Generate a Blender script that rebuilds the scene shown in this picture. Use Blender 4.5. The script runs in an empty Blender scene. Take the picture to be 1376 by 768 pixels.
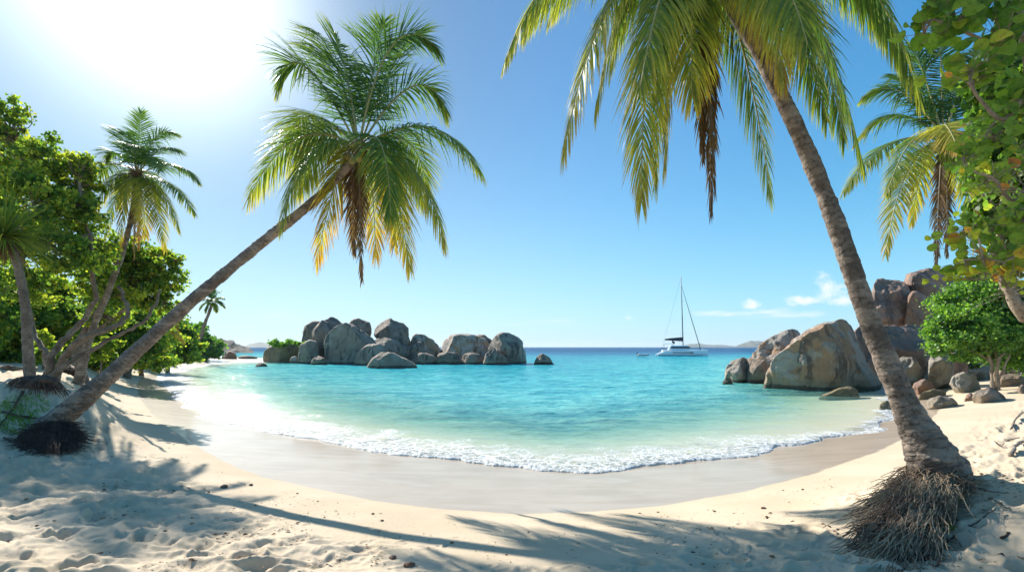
import bpy, math, random
import numpy as np
from mathutils import Vector
R = math.radians
F = 600.0; H = 3.2; CX = 688.0; HY = 466.0
HAZE = 7e-5; SUN_AZ = -39.0; SUN_EL = 33.5
scene = bpy.context.scene
col = scene.collection

# ------------------------------------------------------------------ helpers
def P(px, py, Y):
    return np.array([(px-CX)/F*Y, Y, H-(py-HY)/F*Y])

def hsh(i, j, k, s):
    h = (i*374761393 + j*668265263 + k*2147483647 + s*1274126177) & 0xffffffff
    h = ((h ^ (h >> 13))*1274126177) & 0xffffffff
    h = ((h ^ (h >> 16))*2246822519) & 0xffffffff
    return (h ^ (h >> 15)) & 0xffff
def vn2(x, y, s=0):
    xi = np.floor(x).astype(np.int64); yi = np.floor(y).astype(np.int64)
    fx = x-xi; fy = y-yi
    u = fx*fx*fx*(fx*(fx*6-15)+10); v = fy*fy*fy*(fy*(fy*6-15)+10)
    def g(a, b, dx, dy):
        t = hsh(a, b, 0, s)*(2*math.pi/65536)
        return np.cos(t)*dx+np.sin(t)*dy
    a = g(xi, yi, fx, fy); b = g(xi+1, yi, fx-1, fy); c = g(xi, yi+1, fx, fy-1); d = g(xi+1, yi+1, fx-1, fy-1)
    return (a*(1-u)+b*u)*(1-v)+(c*(1-u)+d*u)*v
def fbm2(x, y, o=4, s=0, g=.5):
    r = 0; a = 1; f = 1
    for k in range(o):
        r = r+a*vn2(x*f+17.3*k, y*f-9.1*k, s+k); a *= g; f *= 2.03
    return r
def vn3(p, s=0):
    x, y, z = p[:, 0], p[:, 1], p[:, 2]
    xi = np.floor(x).astype(np.int64); yi = np.floor(y).astype(np.int64); zi = np.floor(z).astype(np.int64)
    fx = x-xi; fy = y-yi; fz = z-zi
    u = fx*fx*(3-2*fx); v = fy*fy*(3-2*fy); w = fz*fz*(3-2*fz)
    r = 0
    for a in (0, 1):
        for b in (0, 1):
            for c in (0, 1):
                h = hsh(xi+a, yi+b, zi+c, s)/32768.0-1
                r = r+h*(u if a else 1-u)*(v if b else 1-v)*(w if c else 1-w)
    return r
def fbm3(p, o=4, s=0, g=.5):
    r = 0; a = 1; f = 1
    for k in range(o):
        r = r+a*vn3(p*f+13.7*k, s+k); a *= g; f *= 2.07
    return r
def smooth(a, b, x):
    t = np.clip((x-a)/(b-a), 0, 1); return t*t*(3-2*t)

def sdist(poly, x, y):
    """signed distance to a polygon, positive inside"""
    poly = np.asarray(poly, float)
    d = np.full(x.shape, 1e18); inside = np.zeros(x.shape, bool)
    n = len(poly)
    for i in range(n):
        ax, ay = poly[i]; bx, by = poly[(i+1) % n]
        ex, ey = bx-ax, by-ay
        t = np.clip(((x-ax)*ex+(y-ay)*ey)/(ex*ex+ey*ey), 0, 1)
        d = np.minimum(d, (x-ax-t*ex)**2+(y-ay-t*ey)**2)
        if ey != 0:
            c = ((ay > y) != (by > y)) & (x < ex*(y-ay)/ey+ax)
            inside ^= c
    return np.where(inside, 1, -1)*np.sqrt(d)

def mesh_np(name, verts, faces, mats=None, attrs=None, smooth_=True, midx=None, parent=None):
    """faces: list of (m,k) int arrays"""
    me = bpy.data.meshes.new(name)
    verts = np.asarray(verts, np.float32)
    if not isinstance(faces, list): faces = [faces]
    faces = [np.asarray(f, np.int32) for f in faces if len(f)]
    nl = sum(f.size for f in faces); nf = sum(len(f) for f in faces)
    me.vertices.add(len(verts)); me.vertices.foreach_set('co', verts.ravel())
    me.loops.add(nl); me.polygons.add(nf)
    me.loops.foreach_set('vertex_index', np.concatenate([f.ravel() for f in faces]))
    tot = np.concatenate([np.full(len(f), f.shape[1], np.int32) for f in faces])
    st = np.concatenate([[0], np.cumsum(tot)[:-1]]).astype(np.int32)
    me.polygons.foreach_set('loop_start', st)
    try: me.polygons.foreach_set('loop_total', tot)
    except Exception: pass
    if midx is not None: me.polygons.foreach_set('material_index', np.asarray(midx, np.int32))
    me.polygons.foreach_set('use_smooth', np.full(nf, smooth_, bool))
    for k, a in (attrs or {}).items():
        at = me.attributes.new(k, 'FLOAT', 'POINT'); at.data.foreach_set('value', np.asarray(a, np.float32))
    for m in (mats or []): me.materials.append(m)
    me.update(calc_edges=True); me.validate()
    o = bpy.data.objects.new(name, me); col.objects.link(o)
    if parent is not None: o.parent = parent; 
    return o

class MB:
    """collects tubes, blades, boxes into one mesh"""
    def __init__(s): s.v = []; s.q = []; s.t = []; s.qm = []; s.tm = []; s.a = []; s.n = 0
    def add(s, v, q=None, t=None, tone=0.5, m=0):
        v = np.asarray(v, float)
        s.v.append(v); s.a.append(np.broadcast_to(np.asarray(tone, float), (len(v),)))
        if q is not None and len(q): s.q.append(np.asarray(q)+s.n); s.qm += [m]*len(q)
        if t is not None and len(t): s.t.append(np.asarray(t)+s.n); s.tm += [m]*len(t)
        s.n += len(v)
    def tube(s, pts, rad, n=8, tone=.5, m=0, cap=True):
        pts = np.asarray(pts, float); k = len(pts)
        rad = np.broadcast_to(np.asarray(rad, float), (k,))
        T = np.gradient(pts, axis=0); T /= np.linalg.norm(T, axis=1)[:, None]+1e-9
        ref = np.array([0, 0, 1.]) if abs(T[0][2]) < .9 else np.array([0, 1., 0])
        U = np.zeros_like(T); u = np.cross(ref, T[0]); u /= np.linalg.norm(u)
        for i in range(k):
            u = u-np.dot(u, T[i])*T[i]; u /= np.linalg.norm(u)+1e-9; U[i] = u
        V = np.cross(T, U)
        a = np.arange(n)*2*math.pi/n
        v = pts[:, None, :]+rad[:, None, None]*(U[:, None, :]*np.cos(a)[None, :, None]+V[:, None, :]*np.sin(a)[None, :, None])
        v = v.reshape(-1, 3)
        i = np.arange(k-1)[:, None]*n; j = np.arange(n)[None, :]; j2 = (j+1) % n
        q = np.stack([i+j, i+j2, i+n+j2, i+n+j], -1).reshape(-1, 4)
        tt = []
        if cap:
            v = np.vstack([v, pts[0], pts[-1]])
            for jj in range(n):
                tt.append((k*n, (jj+1) % n, jj)); tt.append((k*n+1, (k-1)*n+jj, (k-1)*n+(jj+1) % n))
        tn = tone if np.ndim(tone) == 0 else np.concatenate([np.repeat(tone, n), tone[:1], tone[-1:]]) if cap else np.repeat(tone, n)
        s.add(v, q, np.array(tt) if tt else None, tn, m)
    def box(s, c, d, tone=.5, m=0, taper=None):
        c = np.asarray(c, float); d = np.asarray(d, float)/2
        v = np.array([[x, y, z] for z in (-1, 1) for y in (-1, 1) for x in (-1, 1)], float)
        if taper: v[4:, 0] *= taper[0]; v[4:, 1] *= taper[1]
        q = [(0, 2, 3, 1), (4, 5, 7, 6), (0, 1, 5, 4), (1, 3, 7, 5), (3, 2, 6, 7), (2, 0, 4, 6)]
        s.add(v*d+c, q, None, tone, m)
    def build(s, name, mats, parent=None, smooth_=True, loc=None):
        v = np.vstack(s.v)
        if loc is not None: v = v-np.asarray(loc)
        fs = []; mi = []
        if s.q: fs.append(np.vstack(s.q)); mi += s.qm
        if s.t: fs.append(np.vstack(s.t)); mi += s.tm
        o = mesh_np(name, v, fs, mats if isinstance(mats, list) else [mats], {'tone': np.concatenate(s.a)}, smooth_, mi, parent)
        if loc is not None and parent is None: o.location = loc
        return o

def tag(o, label, cat, group=None, kind=None):
    if label: o['label'] = label
    if cat: o['category'] = cat
    if group: o['group'] = group
    if kind: o['kind'] = kind
    return o
def empty(name, loc, label, cat, group=None):
    o = bpy.data.objects.new(name, None); col.objects.link(o); o.location = [float(c) for c in loc]; o.empty_display_size = .3
    return tag(o, label, cat, group)
def struct(o): o['kind'] = 'structure'; return o

# ------------------------------------------------------------------ materials
class NT:
    def __init__(s, name):
        s.m = bpy.data.materials.new(name); s.m.use_nodes = True
        s.t = s.m.node_tree; s.t.nodes.clear()
        s.out = s.t.nodes.new('ShaderNodeOutputMaterial')
    def n(s, t, ins=None, **kw):
        nd = s.t.nodes.new(t)
        for k, v in kw.items(): setattr(nd, k, v)
        for k, v in (ins or {}).items():
            sk = nd.inputs[k]
            if isinstance(v, bpy.types.NodeSocket): s.t.links.new(v, sk)
            else: sk.default_value = v
        return nd
    def math(s, op, a, b=0.0, c=None, clamp=False):
        nd = s.t.nodes.new('ShaderNodeMath'); nd.operation = op; nd.use_clamp = clamp
        for i, v in enumerate((a, b) if c is None else (a, b, c)):
            if isinstance(v, bpy.types.NodeSocket): s.t.links.new(v, nd.inputs[i])
            else: nd.inputs[i].default_value = v
        return nd.outputs[0]
    def mix(s, f, a, b, bt='MIX'):
        nd = s.t.nodes.new('ShaderNodeMix'); nd.data_type = 'RGBA'; nd.blend_type = bt
        for i, v in ((0, f), (6, a), (7, b)):
            if isinstance(v, bpy.types.NodeSocket): s.t.links.new(v, nd.inputs[i])
            else: nd.inputs[i].default_value = v if i == 0 else (*v, 1) if len(v) == 3 else v
        return nd.outputs[2]
    def ss(s, x, a, b, lo=0.0, hi=1.0):
        nd = s.t.nodes.new('ShaderNodeMapRange'); nd.interpolation_type = 'SMOOTHSTEP'
        s.t.links.new(x, nd.inputs[0])
        for i, v in enumerate((a, b, lo, hi)): nd.inputs[i+1].default_value = v
        return nd.outputs[0]
    def ramp(s, x, stops):
        nd = s.t.nodes.new('ShaderNodeValToRGB'); s.t.links.new(x, nd.inputs[0])
        cr = nd.color_ramp
        while len(cr.elements) < len(stops): cr.elements.new(.5)
        for e, (p, c) in zip(cr.elements, stops): e.position = p; e.color = (*c, 1)
        return nd.outputs[0]
    def attr(s, name): return s.n('ShaderNodeAttribute', attribute_name=name).outputs['Fac']
    def pos(s): return s.n('ShaderNodeNewGeometry').outputs['Position']
    def obj(s): return s.n('ShaderNodeTexCoord').outputs['Object']
    def noise(s, vec, scale, detail=4, rough=.55, dist=0.0, d='3D'):
        return s.n('ShaderNodeTexNoise', {'Vector': vec, 'Scale': scale, 'Detail': detail, 'Roughness': rough, 'Distortion': dist}, noise_dimensions=d).outputs[0]
    def mapv(s, vec, sc=(1, 1, 1), rot=(0, 0, 0), loc=(0, 0, 0)):
        return s.n('ShaderNodeMapping', {'Vector': vec, 'Scale': sc, 'Rotation': rot, 'Location': loc}).outputs[0]
    def bump(s, h, st=.3, d=.02, nrm=None):
        ins = {'Height': h, 'Strength': st, 'Distance': d}
        if nrm is not None: ins['Normal'] = nrm
        return s.n('ShaderNodeBump', ins).outputs[0]
    def princ(s, **kw):
        return s.n('ShaderNodeBsdfPrincipled', {k.replace('_', ' '): v for k, v in kw.items()}).outputs[0]
    def done(s, sh): s.t.links.new(sh, s.out.inputs[0]); return s.m

def simple(name, c, rough=.5, **kw):
    t = NT(name); o = t.obj()
    n = t.noise(o, 6.0, 4)
    cc = t.mix(n, tuple(x*.85 for x in c), tuple(min(1, x*1.12) for x in c))
    return t.done(t.princ(Base_Color=cc, Roughness=rough, **kw))

def leaf_mat(name, stops, trans=.45, gloss=.35, spec=.4):
    t = NT(name)
    a = t.attr('tone')
    c = t.ramp(a, stops)
    n = t.noise(t.pos(), 30.0, 4, .65)
    c = t.mix(t.ss(n, .5, .7), c, t.mix(1.0, c, (.55, .6, .5), 'MULTIPLY'))
    p = t.princ(Base_Color=c, Roughness=gloss, **{'Specular_IOR_Level': spec})
    tc = t.mix(1.0, c, (1.9, 2.0, .8), 'MULTIPLY')
    tr = t.n('ShaderNodeBsdfTranslucent', {'Color': tc}).outputs[0]
    return t.done(t.n('ShaderNodeMixShader', {0: trans, 1: p, 2: tr}).outputs[0])

M = {}
M['palm_leaf'] = leaf_mat('palm_leaf', [(0, (.035, .085, .03)), (.3, (.065, .13, .035)), (.45, (.12, .19, .045)), (.62, (.36, .33, .06)), (.8, (.42, .24, .06)), (.9, (.17, .10, .07)), (1, (.13, .085, .065))], .45, .45, .22)
M['grape_leaf'] = leaf_mat('grape_leaf', [(0, (.04, .085, .028)), (.35, (.085, .17, .04)), (.6, (.18, .27, .05)), (.78, (.36, .38, .06)), (.88, (.52, .36, .06)), (1, (.42, .12, .04))], .58, .45, .25)
M['bush_leaf'] = leaf_mat('bush_leaf', [(0, (.035, .09, .03)), (.4, (.085, .20, .045)), (.75, (.18, .32, .05)), (1, (.38, .38, .06))], .45, .4)

def bark_mat(name, dark, light, ring=0.0, scale=1.0, tan=None):
    t = NT(name); p = t.pos()
    n1 = t.noise(p, 3*scale, 5); n2 = t.noise(p, 22*scale, 6, .65)
    tone = t.attr('tone')
    c = t.mix(t.ss(n1, .3, .7), dark, light)
    c = t.mix(t.ss(n2, .45, .72), c, tuple(x*.45 for x in dark))
    if ring:
        # tone carries the length along the trunk: leaf-scar bands
        w = t.n('ShaderNodeMath', {0: t.math('ADD', t.math('MULTIPLY', tone, ring), t.math('MULTIPLY', n1, 2.6))}, operation='FRACT').outputs[0]
        band = t.ss(w, .0, .28)
        c = t.mix(t.math('MULTIPLY', t.math('SUBTRACT', 1.0, band), t.ss(n2, .3, .6)), c, tuple(min(1, x*.6) for x in dark))
        stain = t.noise(t.mapv(p, (1, 1, .5)), 1.1*scale, 5, .6)
        c = t.mix(t.math('MULTIPLY', t.ss(stain, .5, .64), .5), c, tuple(x*.55 for x in dark))
        pale = t.ss(t.noise(t.mapv(p, (1, 1, 2.2)), 2.2*scale, 5, .65), .50, .60)
        c = t.mix(t.math('MULTIPLY', pale, .55), c, tuple(min(1, x*1.5) for x in light))
        h = t.math('ADD', t.math('MULTIPLY', band, .35), t.math('MULTIPLY', n2, 1.2))
    else: h = t.math('ADD', n2, t.math('MULTIPLY', n1, .5))
    return t.done(t.princ(Base_Color=c, Roughness=.85, Normal=t.bump(h, .8, .025)))
M['palm_bark'] = bark_mat('palm_bark', (.135, .10, .078), (.28, .22, .17), 9.0)
M['tree_bark'] = bark_mat('tree_bark', (.12, .085, .06), (.29, .22, .16))
M['pale_bark'] = bark_mat('pale_bark', (.22, .16, .11), (.42, .33, .24))
M['root'] = bark_mat('root', (.07, .04, .03), (.17, .10, .065), 0, 2)
M['root_tan'] = bark_mat('root_tan', (.15, .095, .065), (.60, .45, .29), 0, .7)
M['driftwood'] = bark_mat('driftwood', (.16, .12, .09), (.38, .31, .24))

def rock_mat(name, a, b, warm, wamt, streak=.7, lichen=.3, band=True):
    t = NT(name); p = t.pos()
    n = t.noise(p, .5, 5, .6, .4)
    c = t.mix(t.ss(n, .35, .65), a, b)
    w = t.noise(t.mapv(p, loc=(7, 3, 1)), .35, 4, .6, .8)
    c = t.mix(t.math('MULTIPLY', t.ss(w, .46, .54), wamt), c, warm)
    # vertical run-off streaks, each a dark stain of its own
    s1 = t.noise(t.mapv(p, (.9, .9, .13)), 1.0, 6, .66, .8)
    s2 = t.noise(t.mapv(p, (.5, .5, .35), loc=(3, 9, 2)), 1.0, 3)
    st = t.math('MULTIPLY', t.ss(s1, .50, .57), t.ss(s2, .42, .52))
    c = t.mix(t.math('MULTIPLY', st, streak), c, (.07, .055, .048))
    l = t.noise(p, 2.6, 6, .7)
    c = t.mix(t.math('MULTIPLY', t.ss(l, .56, .66), lichen), c, (.42, .38, .33))
    blot = t.noise(t.mapv(p, (1, 1, .6), loc=(11, 5, 8)), .9, 7, .68, .3)
    c = t.mix(t.math('MULTIPLY', t.ss(blot, .55, .61), .45), c, (.10, .075, .06))
    g = t.noise(p, 28, 4, .7)
    c = t.mix(t.math('MULTIPLY', t.ss(g, .52, .75), .45), c, (.08, .07, .065))
    c = t.mix(t.math('MULTIPLY', t.ss(g, .48, .3), .3), c, (.55, .5, .44))
    if band:
        z = t.n('ShaderNodeSeparateXYZ', {0: p}).outputs[2]
        zz = t.math('ADD', z, t.math('MULTIPLY', t.math('SUBTRACT', n, .5), .8))
        c = t.mix(t.math('MULTIPLY', t.ss(zz, .95, .7), .6), c, (.34, .28, .18))
        c = t.mix(t.math('MULTIPLY', t.ss(zz, .45, .25), .85), c, (.06, .052, .035))
    h = t.math('ADD', t.noise(p, 2.4, 9, .7), t.math('MULTIPLY', g, .15))
    return t.done(t.princ(Base_Color=c, Roughness=.8, Normal=t.bump(h, 1.0, .4)))
M['rock_dark'] = rock_mat('rock_dark', (.21, .155, .115), (.35, .27, .20), (.33, .21, .13), .6, .8, .35)
M['rock_mid'] = rock_mat('rock_mid', (.26, .205, .155), (.42, .35, .27), (.34, .23, .15), .6, .85, .35)
M['rock_warm'] = rock_mat('rock_warm', (.42, .36, .29), (.58, .50, .41), (.50, .28, .14), .85, .75, .5)
M['rock_pale'] = rock_mat('rock_pale', (.36, .32, .26), (.52, .46, .38), (.34, .27, .19), .5, .4, .3)
M['rock_brown'] = rock_mat('rock_brown', (.24, .145, .11), (.38, .25, .19), (.42, .23, .14), .9, .6, .25, False)
M['rock_wet'] = rock_mat('rock_wet', (.05, .05, .05), (.12, .115, .10), (.2, .16, .09), .5, .6, .1)
M['rock_olive'] = rock_mat('rock_olive', (.15, .12, .06), (.28, .23, .12), (.3, .22, .10), .5, .3, .1, False)

# ------------------------------------------------------------------ terrain
def pz(px, py, z):
    Y = F*(H-z)/(py-HY); return ((px-CX)/F*Y, Y)
shore_px = [(300, 487.5), (262, 491), (232, 496), (212, 502), (214, 512), (222, 525), (238, 541), (272, 557), (320, 572), (372, 583), (450, 597), (560, 613), (640, 624), (700, 630), (760, 633), (830, 632), (900, 626), (1000, 612), (1100, 594), (1160, 580), (1195, 566), (1208, 552), (1212, 540), (1200, 526)]
SH = [pz(x, y, 0) for x, y in shore_px]
LAND = SH + [(33, 38), (39, 49), (50, 66), (64, 90), (120, 110), (400, 120), (400, -300), (-400, -300), (-400, 260), (-160, 190), (-100, 150), (-82, 131), (-62, 122), (-48, 116), (-44, 100), (-50, 95)]
wet_px = [(262, 489.5), (215, 495), (190, 506), (183, 518), (188, 535), (204, 555), (232, 578), (270, 603), (310, 625), (352, 640), (400, 651), (500, 672), (600, 685), (700, 690), (800, 687), (900, 678), (1000, 660), (1100, 634), (1180, 606), (1222, 585), (1252, 562), (1266, 546), (1258, 530)]
WS = [pz(x, y, .35) for x, y in wet_px]
WET = WS + [(36, 37), (42, 48), (53, 63), (68, 85), (125, 100), (390, 110), (390, -290), (-390, -290), (-390, 230), (-160, 180), (-104, 142), (-84, 124), (-78, 112), (-70, 100)]
tr_px = [(130, 492), (150, 520), (170, 560), (215, 600), (270, 640), (330, 665), (420, 700), (520, 738), (640, 760), (800, 752), (880, 735), (980, 706), (1080, 680), (1180, 645), (1260, 600), (1300, 572), (1376, 540)]
TR = [pz(x, y, .95) for x, y in tr_px] + [(120, 60), (120, -60), (-120, -60), (-120, 60)]
WV = np.array(WET); LV = np.array(LAND)

def base_z(x, y, want=False):
    x = np.asarray(x, float); y = np.asarray(y, float)
    d = sdist(LAND, x, y); w = sdist(WET, x, y)
    zin = .35*np.clip(d/np.maximum(d-w, .05), 0, 1)          # swash slope between water line and wet line
    zup = .35+1.95*(1-np.exp(-np.maximum(w, 0)/9.5))
    zsea = -(.075*np.minimum(-d, 12)+.045*np.clip(-d-12, 0, 60)+.09*np.clip(-d-72, 0, 200))
    z = np.where(w > 0, zup, np.where(d > 0, zin, zsea))
    z = z+.62*np.exp(-(((x-6.0)/1.15)**2+((y-5.7)/1.15)**2))*smooth(0, 2, w)      # bank under the right palm
    z = z+.35*np.exp(-(((x-6.3)/1.9)**2+((y-3.6)/1.8)**2))
    z = z+.75*np.exp(-(((x+13.0)/1.6)**2+((y-11.9)/1.5)**2))*smooth(0, 2, w)     # bank under the left palm
    z = z+1.15*smooth(.5, 3.4, w)*smooth(-7.5, -12.5, x)*smooth(8.6, 14.6, y+.25*(x+12))*smooth(90, 30, y)
    if want: return z, d, w
    return z
def gz(x, y): return float(base_z(np.array([x]), np.array([y]))[0])
def at(px, py):
    """the point of the ground seen at a photograph pixel"""
    Y = np.exp(np.linspace(math.log(1.2), math.log(180), 900)); X = (px-CX)/F*Y; Z = H-(py-HY)/F*Y
    b = base_z(X, Y); i = int(np.argmax(Z < b))
    return np.array([X[i], Y[i], b[i]])

def polar(r0, growth, rmax, fine=1150, span=57.0):
    r = [r0]
    while r[-1] < rmax:
        rr = r[-1]; r.append(rr+max(.012, min(rr*rr*growth, rr*.12)))
    r = np.array(r)
    a = np.concatenate([np.linspace(-180, -span-3, 26)[:-1], np.linspace(-span-3, span+3, fine), np.linspace(span+3, 180, 26)[1:-1]])
    th = np.radians(a)
    X = r[:, None]*np.sin(th)[None]; Y = r[:, None]*np.cos(th)[None]
    n = len(th); k = len(r)
    i = np.arange(k-1)[:, None]*n; j = np.arange(n)[None]; j2 = (j+1) % n
    q = np.stack([i+j2, i+j, i+n+j, i+n+j2], -1).reshape(-1, 4)
    return X.ravel(), Y.ravel(), q

def dimples(x, y, cell, seed, keep=.8, depth=1.0):
    """trodden hollows with a pushed-up rim, jittered over cells"""
    gx = np.floor(x/cell).astype(np.int64); gy = np.floor(y/cell).astype(np.int64); out = np.zeros_like(x)
    for a in (-1, 0, 1):
        for b in (-1, 0, 1):
            cx = gx+a; cy = gy+b
            h1 = hsh(cx, cy, 1, seed)/65536.; h2 = hsh(cx, cy, 2, seed)/65536.; h3 = hsh(cx, cy, 3, seed)/65536.; h4 = hsh(cx, cy, 4, seed)/65536.
            px = (cx+h1)*cell-x; py = (cy+h2)*cell-y
            an = h3*math.pi; u = px*np.cos(an)+py*np.sin(an); v = -px*np.sin(an)+py*np.cos(an)
            rr = np.sqrt((u/(cell*.42))**2+(v/(cell*.24))**2)
            prof = -np.exp(-rr**2*1.1)+.55*np.exp(-((rr-1.35)/.35)**2)
            out += np.where(h4 < keep, prof*(.5+h4), 0)
    return out*depth

X, Y, Q = polar(1.0, .00075, 16000, 1250)
Z, D, W = base_z(X, Y, True)
rr = np.hypot(X, Y)
tr = sdist(TR, X, Y)
dry = smooth(.1, 1.0, W)
tramp = smooth(-.35, .5, tr+.7*fbm2(X*.6, Y*.6, 3, 5))*dry*smooth(70, 30, rr)
wx = X+.12*fbm2(X*2.2, Y*2.2, 2, 31); wy = Y+.12*fbm2(X*2.2+9, Y*2.2, 2, 32)
det = .075*dimples(wx, wy, .52, 3, .8)+.03*dimples(wx+4, wy, .29, 9, .75)+.008*dimples(wx, wy+3, .12, 14, .6)
det += .05*fbm2(X*2.1, Y*2.6, 4, 7)+.07*fbm2(X*.7, Y*.7, 2, 8)
Z = Z+det*tramp
scuff = smooth(.18, .5, fbm2(X*1.1, Y*1.1, 3, 70)+.25*smooth(-1.2, 0, tr))*smooth(.6, 1.6, W)*(1-tramp)*smooth(-2.2, -.6, tr)
Z = Z+scuff*.02*dimples(wx, wy, .17, 19, .55)
Z = Z+.004*fbm2(X*1.3, Y*4, 3, 12)*smooth(0, .5, W)*smooth(60, 20, rr)+.012*fbm2(X*.25, Y*.25, 2, 13)*smooth(-.2, 1, D)
Z = Z+np.where(W > 0, .25*fbm2(X*.12, Y*.12, 3, 15)*smooth(12, 30, W), 0)
Z = Z+np.where(D < -3, .35*fbm2(X*.12, Y*.12, 3, 44), 0)*smooth(-3, -12, D)

def sand_mat():
    t = NT('beach_sand'); p = t.pos()
    w = t.attr('wetline'); tr_ = t.attr('tramp'); sh_ = t.attr('shore')
    wn = t.math('ADD', w, t.math('MULTIPLY', t.math('SUBTRACT', t.noise(p, .9, 4), .5), .25))
    wet = t.ss(wn, .05, -.05)
    soak = t.ss(wn, .55, -.05)
    big = t.noise(p, .7, 4); fine = t.noise(p, 260, 3, .7); mid = t.noise(p, 14, 5, .65)
    dry = t.mix(t.ss(big, .35, .68), (.55, .44, .305), (.62, .505, .365))
    dry = t.mix(t.math('MULTIPLY', t.ss(mid, .5, .72), .3), dry, (.48, .38, .26))
    dry = t.mix(t.math('MULTIPLY', t.ss(fine, .55, .8), .35), dry, (.28, .20, .13))
    # coarse brown grit gathered in patches of the trodden sand
    grit = t.math('MULTIPLY', t.ss(t.noise(p, 55, 5, .75), .6, .68), t.ss(t.noise(p, 1.7, 4, .6), .5, .62))
    dry = t.mix(t.math('MULTIPLY', t.math('MULTIPLY', grit, tr_), .85), dry, (.20, .13, .075))
    wetc = t.mix(t.ss(big, .3, .7), (.38, .295, .21), (.45, .355, .26))
    c = t.mix(t.math('MULTIPLY', soak, .35), dry, (.52, .43, .31))
    strk = t.noise(t.mapv(p, (.35, 1.6, 1)), 1.3, 5, .6, .8)
    wetc = t.mix(t.math('MULTIPLY', t.ss(strk, .45, .65), .5), wetc, (.50, .41, .32))
    c = t.mix(wet, c, wetc)
    under = t.ss(sh_, -.1, -.9)
    c = t.mix(under, c, (.62, .55, .42))
    wet = t.math('MULTIPLY', wet, t.math('SUBTRACT', 1.0, under))
    r = t.math('SUBTRACT', .9, t.math('MULTIPLY', wet, .28))
    h = t.math('ADD', t.math('MULTIPLY', mid, t.ss(wn, -.1, .6, .02, 1.0)), t.math('MULTIPLY', fine, t.ss(wn, -.1, .1, .02, .35)))
    nrm = t.bump(h, .5, .02)
    sp = t.math('MULTIPLY_ADD', wet, -.05, .15)
    pr = t.princ(Base_Color=c, Roughness=r, Normal=nrm, **{'Specular_IOR_Level': sp, 'Coat_Weight': t.math('MULTIPLY', wet, .7), 'Coat_Roughness': .13, 'Coat_IOR': 1.45})
    return t.done(pr)
sand = struct(mesh_np('sand', np.stack([X, Y, Z], 1), Q, [sand_mat()], {'wetline': W, 'tramp': tramp, 'shore': D}))

# ------------------------------------------------------------------ sea
X, Y, Q = polar(9.5, .00022, 16000, 1250)
zb, D, W = base_z(X, Y, True)
rr = np.hypot(X, Y)
wig = .85*fbm2(X*.33, Y*.33, 3, 21)+.16*fbm2(X*2.0, Y*2.0, 4, 22, .6)
near = smooth(25, 6, np.abs(D))
d = D+wig*near
right = smooth(5, 15, X)                                    # the right end of the bay lies calm
calm = 1-.8*right
th = np.clip(-d, 0, None)
ridge = (.03*np.exp(-((th-.45)/.4)**2)+.05*np.exp(-((th-2.0-.5*fbm2(X*.3, Y*.3, 2, 50))/.45)**2)+.06*smooth(0, -10, X)*np.exp(-((th-3.6-.9*fbm2(X*.25, Y*.25, 2, 51))/.5)**2))*calm
lump = .035*(np.abs(fbm2(X*5, Y*5, 3, 23)))*smooth(3.4, .3, th)*smooth(0, .12, th)*calm
wave = (.11*fbm2(X*.28+.1*Y, Y*.7, 3, 24)+.05*fbm2(X*1.1, Y*2.0, 3, 25))*smooth(.4, 5, th)*smooth(900, 90, rr)
film = np.minimum(.022, .03*np.sqrt(th/.25+1e-6))*smooth(0, .02, th)
zw = np.maximum(0, np.where(D > -.6, zb, -9))+ridge+lump+wave+film*smooth(6, 1, th)
zw = np.where(d > 0, zb-.05, zw)
keep = (d[Q] < .12).any(1)
Q = Q[keep]
used = np.zeros(len(X), bool); used[Q.ravel()] = True; remap = np.cumsum(used)-1
Q = remap[Q]
depth = np.clip(-zb, 0, 60)
width = (2.4+.3*smooth(2, -10, X))*(1-.66*right)
foam = th/width

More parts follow.
